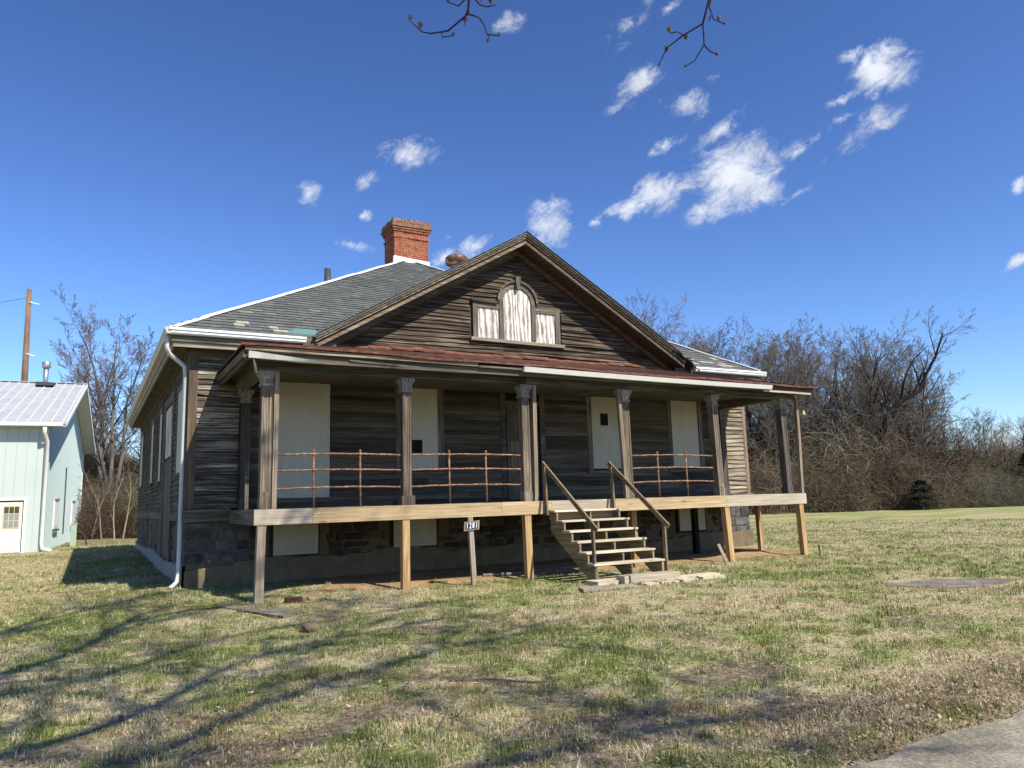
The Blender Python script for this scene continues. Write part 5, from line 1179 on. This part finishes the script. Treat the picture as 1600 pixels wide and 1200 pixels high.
rg_ = np.random.RandomState(77); pts_, sc_, rz_, kd_ = [], [], [], []
def addc(x, y, h, w=None): pts_.append((x, y, gz_(x, y)-.05)); sc_.append(((w or h*rg_.uniform(.65, .95)+.6),)*2+(h,)); rz_.append(rg_.rand()*6.28); kd_.append(rg_.randint(4))
for x, y, h in BR: addc(x, y, h*1.0)
for x, y, h in BL: addc(x, y, h)
# low fringe along the edge of the lawn and darker rows behind
for i in range(40):
    t = i/39; addc(42+t*28+rg_.uniform(-1, 1), 37.5-t*18.5+rg_.uniform(-.5, 1.8)+1.0, rg_.uniform(1.6, 3.6), rg_.uniform(1.8, 2.8))
for i in range(46):
    t = i/45; addc(48+t*42+rg_.uniform(-2, 2), 50-t*24+rg_.uniform(-2, 5), rg_.uniform(4.5, 8)*(1-.35*t), rg_.uniform(4, 6))
me = bpy.data.meshes.new('undergrowth'); me.from_pydata(pts_, [], [])
for nm, arr, ty in (('scl', sc_, 'FLOAT_VECTOR'), ('rz', rz_, 'FLOAT'), ('kd', kd_, 'INT')):
    a = me.attributes.new(nm, ty, 'POINT'); a.data.foreach_set('vector' if ty == 'FLOAT_VECTOR' else 'value', np.array(arr, float if ty != 'INT' else int).ravel())
ug = bpy.data.objects.new('undergrowth', me); C.objects.link(ug); tag(ug, 'tangled brown thicket of bare brambles and vines below the trees', kind='stuff')
gnt = bpy.data.node_groups.new('thicket', 'GeometryNodeTree'); gnt.interface.new_socket('Geometry', in_out='INPUT', socket_type='NodeSocketGeometry'); gnt.interface.new_socket('Geometry', in_out='OUTPUT', socket_type='NodeSocketGeometry')
gi = gnt.nodes.new('NodeGroupInput'); go = gnt.nodes.new('NodeGroupOutput'); jn = gnt.nodes.new('GeometryNodeJoinGeometry'); gl = gnt.links
def nattr(nm, ty):
    n = gnt.nodes.new('GeometryNodeInputNamedAttribute'); n.data_type = ty; n.inputs[0].default_value = nm; return n
aS, aR, aK = nattr('scl', 'FLOAT_VECTOR'), nattr('rz', 'FLOAT'), nattr('kd', 'INT'); cx = gnt.nodes.new('ShaderNodeCombineXYZ'); gl.new(aR.outputs[0], cx.inputs[2])
for k in range(4):
    v, f = clump(50+k, 2500); m_ = npmesh('thicket_clump', v, f); m_.materials.append(M['bramble%d' % k]); co = bpy.data.objects.new('thicket_clump', m_)
    oi = gnt.nodes.new('GeometryNodeObjectInfo'); oi.inputs[0].default_value = co
    iop = gnt.nodes.new('GeometryNodeInstanceOnPoints'); cmp = gnt.nodes.new('FunctionNodeCompare'); cmp.data_type = 'INT'; cmp.operation = 'EQUAL'
    ia = [s for s in cmp.inputs if s.type == 'INT']; gl.new(aK.outputs[0], ia[0]); ia[1].default_value = k
    gl.new(gi.outputs[0], iop.inputs['Points']); gl.new(cmp.outputs[0], iop.inputs['Selection']); gl.new(oi.outputs['Geometry'], iop.inputs['Instance'])
    gl.new(cx.outputs[0], iop.inputs['Rotation']); gl.new(aS.outputs[0], iop.inputs['Scale']); gl.new(iop.outputs[0], jn.inputs[0])
gl.new(jn.outputs[0], go.inputs[0]); md = ug.modifiers.new('thicket', 'NODES'); md.node_group = gnt
# evergreens: many small needle sprays round a stem
def evergreen(seed, h, r, n=3200, po=1.0):
    rg = np.random.RandomState(seed); t = rg.rand(n)**.8; a = rg.rand(n)*6.283; lay = .75+.35*np.sin(t*26); q = r*(1-t)**po*lay*np.sqrt(rg.uniform(.25, 1, n))+.03
    c = np.stack([np.cos(a)*q, np.sin(a)*q, t*h*.97+.08-q*.18], -1); d = np.stack([np.cos(a), np.sin(a), rg.uniform(-.5, .3, n)], -1); s = rg.uniform(.1, .24, n)[:, None]*h/2.6
    sd_ = np.stack([-np.sin(a), np.cos(a), rg.uniform(-.4, .4, n)], -1)*s*.32
    V = np.stack([c-sd_, c+d*s*.5-sd_*1.2, c+d*s, c+d*s*.5+sd_*1.2], 1).reshape(-1, 3); F_ = np.arange(n*4).reshape(n, 4); return V, F_
for (x, y, h, r, lb) in ((54.3, 23.4, 2.3, 1.7, 'small dark green evergreen bush at the edge of the wood'), (68.7, 21.8, 7.4, 2.3, 'dark evergreen tree at the right edge of the view')):
    e = empty('evergreen_shrub', (x, y, gz_(x, y)), lb, 'evergreen'); v, f = evergreen(int(x), h, r, po=.45 if h < 4 else .8); m_ = npmesh('foliage', v, f); m_.materials.append(M['needles'])
    o = bpy.data.objects.new('foliage', m_); C.objects.link(o); o.parent = e
    MB().tube([(x, y, gz_(x, y)-.2), (x, y, gz_(x, y)+h*.8)], [.09, .02], 6).build('stem', M['bark'], e)

# ------------------------------------------------------------------ overhanging tree behind the viewer
tr_ = empty('overhanging_tree', (-7, -17.5, -1.6), 'large bare tree behind the viewer whose budding twigs hang into the top of the view', 'tree')
def limb(path, r0, seed, cnt=7, sub=6):
    pts = np.array(path, float)
    # resample and wander
    rg = np.random.RandomState(seed); n = 14; s = np.linspace(0, len(pts)-1, n); q = np.array([pts[int(min(a, len(pts)-1.001))]*(1-(a-int(min(a, len(pts)-1.001))))+pts[int(min(a, len(pts)-1.001))+1]*(a-int(min(a, len(pts)-1.001))) for a in s]); q[1:-1] += rg.randn(n-2, 3)*.12
    for _ in range(2): q[1:-1] = .25*q[:-2]+.5*q[1:-1]+.25*q[2:]
    w = [(q, r0*np.linspace(1, .22, n))]; sm = []
    for i in range(cnt):
        f = 2+(n-3)*i/cnt+rg.rand()*.6; a = int(min(f, n-2)); p = q[a]; d = q[a+1]-q[a]; d /= np.linalg.norm(d); sd = rg.randn(3)*.55; sd[2] += .12; d = d*.8+sd; d /= np.linalg.norm(d); ln = rg.uniform(1.4, 3.8); b = [p]
        for k in range(6): d = d+rg.randn(3)*.16; d /= np.linalg.norm(d); b.append(b[-1]+d*ln/6)
        b = np.array(b); sm.append((b, max(.022, r0*.32)*np.linspace(1, .25, 7)))
        for j in range(sub):
            k = rg.randint(1, 6); d2 = b[k]-b[k-1]; d2 /= np.linalg.norm(d2); d2 = d2+rg.randn(3)*.5; d2 /= np.linalg.norm(d2); l2 = rg.uniform(.6, 1.9); c = [b[k]]
            for _ in range(6): d2 = d2+rg.randn(3)*.15; d2 /= np.linalg.norm(d2); c.append(c[-1]+d2*l2/6)
            sm.append((np.array(c), .015*np.linspace(1, .5, 7)))
    return w, sm
# limb shadows fall along -x,+y; h metres up shifts a shadow by (-.316h, .855h)
def lift(pts, h0, h1): 
    n = len(pts); return [(x+.316*(h0+(h1-h0)*i/(n-1)), y-.855*(h0+(h1-h0)*i/(n-1)), -1.6+h0+(h1-h0)*i/(n-1)) for i, (x, y) in enumerate(pts)]
trunk_top = [(-7, -17.5, -1.8), (-6.9, -17.4, 2), (-6.6, -17.3, 6), (-6.3, -17.0, 9.5), (-6.0, -16.8, 13), (-5.7, -16.6, 16.5)]
limbs = [([(-3.9,-4.7),(-2.93,-4.1),(-2.52,-2.84),(-2.1,-1.0),(-1.0,.1),(.8,.9)], 11, 13, .15, 3),
         ([(-3.9,-7.9),(-2.6,-7.5),(-1.9,-6.5),(-1.28,-4.9),(.4,-4.4),(2.0,-3.6)], 11, 13.5, .14, 4),
         ([(-3.2,-9.0),(-1.6,-7.6),(-.1,-6.4),(1.3,-5.6),(3.0,-5.3)], 12, 14, .12, 5),
         ([(-1.2,-9.9),(.2,-9.5),(1.1,-9.4),(2.2,-9.8)], 10.5, 12, .10, 6),
         ([(-4.5,-3.2),(-3.6,-1.4),(-3.0,.6),(-1.8,2.2)], 12, 14, .12, 8),
         ([(-2.8,-6.0),(-1.8,-4.6),(-.9,-3.2),(.8,-2.4),(2.6,-2.0)], 13, 15, .09, 9)]
wood_p, small_p = [], []
for pts, h0, h1, r0, sd in limbs:
    lp_ = lift(pts, h0, h1); st0 = trunk_top[3] if h0 < 12 else trunk_top[4]
    w, sm = limb([st0]+lp_, r0*.85, sd, 22, 10); wood_p += w; small_p += sm
wv = [tubes([a for a, _ in wood_p], [b for _, b in wood_p], 7)]
tt = np.array(trunk_top); wv.append(tubes([tt], [np.array([.42, .36, .32, .27, .2, .1])], 10))
for nm, (v, f), mt in (('trunk', join(wv), 'bark'), ('crown', tubes([a for a, _ in small_p], [b for _, b in small_p], 4), 'twig')):
    m_ = npmesh(nm, v-np.array([-7, -17.5, -1.6]), f); m_.materials.append(M[mt]); o = bpy.data.objects.new(nm, m_); C.objects.link(o); o.parent = tr_
# two drooping twigs in view, with dry seed cones
hook = {'a': [(-1.6,-14.5,8.6), (-1.2,-12.6,6.2), (-1.0,-11.3,3.7), (-.914,-10.751,2.788), (-.881,-10.644,2.635), (-.96,-10.555,2.566), (-1.04,-10.51,2.553), (-1.085,-10.495,2.558), (-1.156,-10.497,2.6)],
        'b': [(.9,-14.6,8.4), (.45,-13.2,5.6), (.2,-11.9,3.4), (.151,-11.44,2.683), (.182,-11.298,2.5), (.123,-11.211,2.468), (.073,-11.13,2.426), (.065,-11.071,2.362)]}
tw = MB()
def tl_(pts, r0, r1): tw.tube(pts, [r0+(r1-r0)*i/(len(pts)-1) for i in range(len(pts))], 6)
tl_(hook['a'][:4], .03, .007); tl_(hook['a'][3:], .007, .0028); tl_(hook['b'][:4], .03, .007); tl_(hook['b'][3:], .007, .0028)
tl_([(-.881,-10.644,2.635), (-.82,-10.652,2.63), (-.788,-10.655,2.588), (-.77,-10.64,2.56), (-.748,-10.637,2.534)], .005, .0025); tl_([(-.766,-10.64,2.55), (-.73,-10.65,2.552), (-.704,-10.666,2.545)], .004, .003)
tl_([(.182,-11.298,2.5), (.206,-11.275,2.46), (.22,-11.258,2.412), (.206,-11.193,2.351), (.175,-11.149,2.334)], .005, .0025); tl_([(.22,-11.258,2.412), (.25,-11.27,2.375), (.291,-11.284,2.358)], .005, .003)
tl_([(.165,-11.40,2.62), (.18,-11.354,2.564), (.218,-11.342,2.51), (.27,-11.369,2.48)], .005, .003); tl_([(.20,-11.35,2.535), (.195,-11.33,2.50)], .004, .003)
tl_([(-.895,-10.70,2.71), (-.94,-10.65,2.66), (-.991,-10.628,2.682)], .005, .003); tl_([(-.892,-10.702,2.715), (-.84,-10.706,2.665), (-.802,-10.711,2.66), (-.757,-10.735,2.67)], .005, .003)
tl_([(-.885,-10.66,2.66), (-.895,-10.62,2.61), (-.875,-10.6,2.59)], .004, .002); tl_([(-.99,-10.54,2.56), (-.985,-10.53,2.535), (-.93,-10.56,2.545)], .004, .003); tl_([(.123,-11.211,2.468), (.09,-11.20,2.485), (.065,-11.172,2.485)], .004, .003)
tw.build('drooping_twig', M['twig_dark'], tr_, smooth=True)
buds = [(-1.156,-10.497,2.612,1),(-1.098,-10.499,2.585,1.15),(-.932,-10.561,2.545,.7),(-.888,-10.62,2.605,1.1),(-.754,-10.624,2.524,.7),(-.704,-10.666,2.547,.7),(-.784,-10.729,2.685,1.3),(-.835,-10.715,2.69,1),(-.991,-10.628,2.69,1),(.066,-11.068,2.355,.6),(.085,-11.118,2.425,1.2),(.062,-11.172,2.50,1.2),(.138,-11.213,2.455,1.1),(.178,-11.152,2.333,.6),(.286,-11.28,2.362,.8),(.243,-11.355,2.51,.9),(.27,-11.369,2.48,.6),(.182,-11.36,2.585,1.2)]
rb_ = random.Random(3); bb = None
for x, y, z, s in buds:
    mb = MB(); n = 9
    for i in range(n):
        a = i*2.4; q = .006*s*(.4+.6*i/n); top = Vector((math.cos(a)*q*2.1, math.sin(a)*q*2.1, .030*s)); lo = Vector((math.cos(a)*q*.5, math.sin(a)*q*.5, 0)); c = Vector((x, y, z-.008*s))
        mb.tube([c+lo*.4, c+(lo+top)*.5+Vector((math.cos(a), math.sin(a), 0))*.003*s, c+top], [.0022*s, .0035*s, .0006], 4)
    mb.build('seed_cone', M['bud'], tr_)

# ------------------------------------------------------------------ grass blades and dead leaves
rg = np.random.RandomState(9)
def scatter(n, r0, r1, a0=-16, a1=76, pw=1.0):
    u = rg.rand(n); r = r0*(r1/r0)**(u**pw); a = np.radians(rg.uniform(a0, a1, n)); return -2.559+np.sin(a)*r, -14.044+np.cos(a)*r, r
def keep_mask(x, y, gmn=0):
    g, b, s, l = states(x, y); k = (y > -10.62) & ~((x > XL-.05) & (x < XR+.1) & (y > 1.9) & (y < YB+.3)) & ~((x > .2) & (x < 13.9) & (y > .9) & (y < D))
    k &= ell(x, y, 10.6, -5.7, 1.1, .75, -25) > 1; k &= ~((x > 5.8) & (x < 7.7) & (y > -2.2) & (y < -.05)); k &= rg.rand(len(x)) > np.clip(b*.85, 0, .72); k &= rg.rand(len(x)) > s*.97
    sy = -math.sin(R(3.78)); k &= ~((x < -4.0) & (y > 22)); return k, g, b, l
n = 700000; x, y, r = scatter(n, 3.6, 46, pw=.85); k, g, b, l = keep_mask(x, y); k &= rg.rand(len(x)) < .35+1.1*fbm(x, y, .16, 61, 2); x, y, r, g, l = x[k], y[k], r[k], g[k], l[k]; n = len(x)
# coarse tufts of longer blades
tn = 2600; tx, ty, tr2 = scatter(tn, 3.8, 26); tk, tg, _, tl2 = keep_mask(tx, ty); tx, ty, tr2, tg, tl2 = tx[tk], ty[tk], tr2[tk], tg[tk], tl2[tk]; q = 26; m0 = n
sx_ = np.repeat(tx, q)+rg.randn(len(tx)*q)*.035; sy_ = np.repeat(ty, q)+rg.randn(len(tx)*q)*.035
x = np.concatenate([x, sx_]); y = np.concatenate([y, sy_]); r = np.concatenate([r, np.repeat(tr2, q)]); g = np.concatenate([g, np.repeat(np.where(rg.rand(len(tx)) < .5, 1.0, 0.0), q)]); n = len(x); z = height(x, y)
isg = rg.rand(n) < np.clip(g*1.25-.08, .04, .95); tuft = fbm(x, y, .28, 60, 2)
h = np.where(isg, rg.uniform(.025, .065, n), rg.uniform(.015, .05, n))*(.25+2.2*tuft**2)*(1+.25*(r > 14)); h[m0:] = rg.uniform(.035, .10, n-m0); wd = (.0016+.00030*r)*rg.uniform(.7, 1.4, n)
a = rg.rand(n)*6.283; ln = np.where(isg, .45, 1.15)*rg.rand(n); la = rg.rand(n)*6.283
dx, dy = np.cos(a)*wd, np.sin(a)*wd; tip = np.stack([x+np.cos(la)*h*ln, y+np.sin(la)*h*ln, z+h*np.clip(1-.35*ln, .25, 1)], -1)
V = np.stack([np.stack([x-dx, y-dy, z-.006], -1), np.stack([x+dx, y+dy, z-.006], -1), tip], 1).reshape(-1, 3); F_ = np.arange(3*n).reshape(n, 3)
t = rg.rand(n)[:, None]; gc = np.array([.065, .09, .02])*(1-t)+np.array([.29, .33, .10])*t; dc = np.array([.26, .20, .115])*(1-t)+np.array([.78, .70, .46])*t; br_ = (fbm(x, y, .8, 200, 3) > .56)[:, None]; dc = np.where(br_, dc*np.array([.72, .62, .55]), dc)
cc = np.where(isg[:, None], gc, dc)*rg.uniform(.8, 1.15, (n, 1)); me = npmesh('grass', V, F_, {'tint': np.repeat(cc, 3, 0)})
def vcol(name, att='tint', transl=.25, rough=.8):
    m, nt, p = newmat(name); a = nt.nodes.new('ShaderNodeAttribute'); a.attribute_name = att; nt.links.new(a.outputs['Color'], p.inputs['Base Color']); p.inputs['Roughness'].default_value = rough; p.inputs['Specular IOR Level'].default_value = .15
    if transl:
        tr = nt.nodes.new('ShaderNodeBsdfTranslucent'); nt.links.new(a.outputs['Color'], tr.inputs[0]); mx = nt.nodes.new('ShaderNodeMixShader'); mx.inputs[0].default_value = transl
        nt.links.new(p.outputs[0], mx.inputs[1]); nt.links.new(tr.outputs[0], mx.inputs[2]); o = [q for q in nt.nodes if q.type == 'OUTPUT_MATERIAL'][0]; nt.links.new(mx.outputs[0], o.inputs[0])
    return m
me.materials.append(vcol('grass_blades')); go_ = bpy.data.objects.new('grass', me); C.objects.link(go_); tag(go_, 'short green and straw coloured grass blades covering the lawn', 'grass', kind='stuff')
n = 60000; x, y, r = scatter(n, 3.4, 34, pw=1.0); k, g, b, l = keep_mask(x, y); dens = fbm(x, y, 1.6, 90, 3); k = ((rg.rand(n) < .30+.5*l+1.6*np.clip(dens-.5, 0, 1)) & (y > -10.9) & ~((x > XL-.05) & (x < XR+.1) & (y > 1.2) & (y < YB))); x, y, r = x[k], y[k], r[k]
# extra litter along the pavement edge
m_n = 9000; ex_ = rg.uniform(.5, 22, m_n); ey_ = -10.3+rg.randn(m_n)*.38; kk = ey_ > -11.6; x = np.concatenate([x, ex_[kk]]); y = np.concatenate([y, ey_[kk]]); r = np.hypot(x+2.56, y+14.04); n = len(x)
z = height(x, y)+.022+rg.rand(n)*.02; s = rg.uniform(.005, .0165, n)*(1+.035*r); a = rg.rand(n)*6.283; ti = rg.uniform(-.7, .7, (n, 2))
u = np.stack([np.cos(a), np.sin(a), ti[:, 0]], -1)*s[:, None]; w = np.stack([-np.sin(a), np.cos(a), ti[:, 1]], -1)*s[:, None]*rg.uniform(.3, .8, n)[:, None]; c = np.stack([x, y, z], -1); cup = np.array([0, 0, 1])*s[:, None]*rg.uniform(-.5, .5, n)[:, None]
V = np.stack([c-u, c-w+cup, c+u, c+w+cup], 1).reshape(-1, 3); F_ = np.arange(4*n).reshape(n, 4); F3 = np.concatenate([F_[:, [0,1,2]], F_[:, [0,2,3]]])
t = rg.rand(n)[:, None]; cc = np.array([.10, .065, .042])*(1-t)+np.array([.42, .33, .23])*t; me = npmesh('fallen_leaves', V, F3, {'tint': np.repeat(cc, 4, 0)}); me.materials.append(vcol('dead_leaves', transl=.1))
lo_ = bpy.data.objects.new('fallen_leaves', me); C.objects.link(lo_); tag(lo_, 'scattered dry brown leaves lying on the lawn and along the pavement edge', 'leaves', kind='stuff')
bpy.context.view_layer.update()
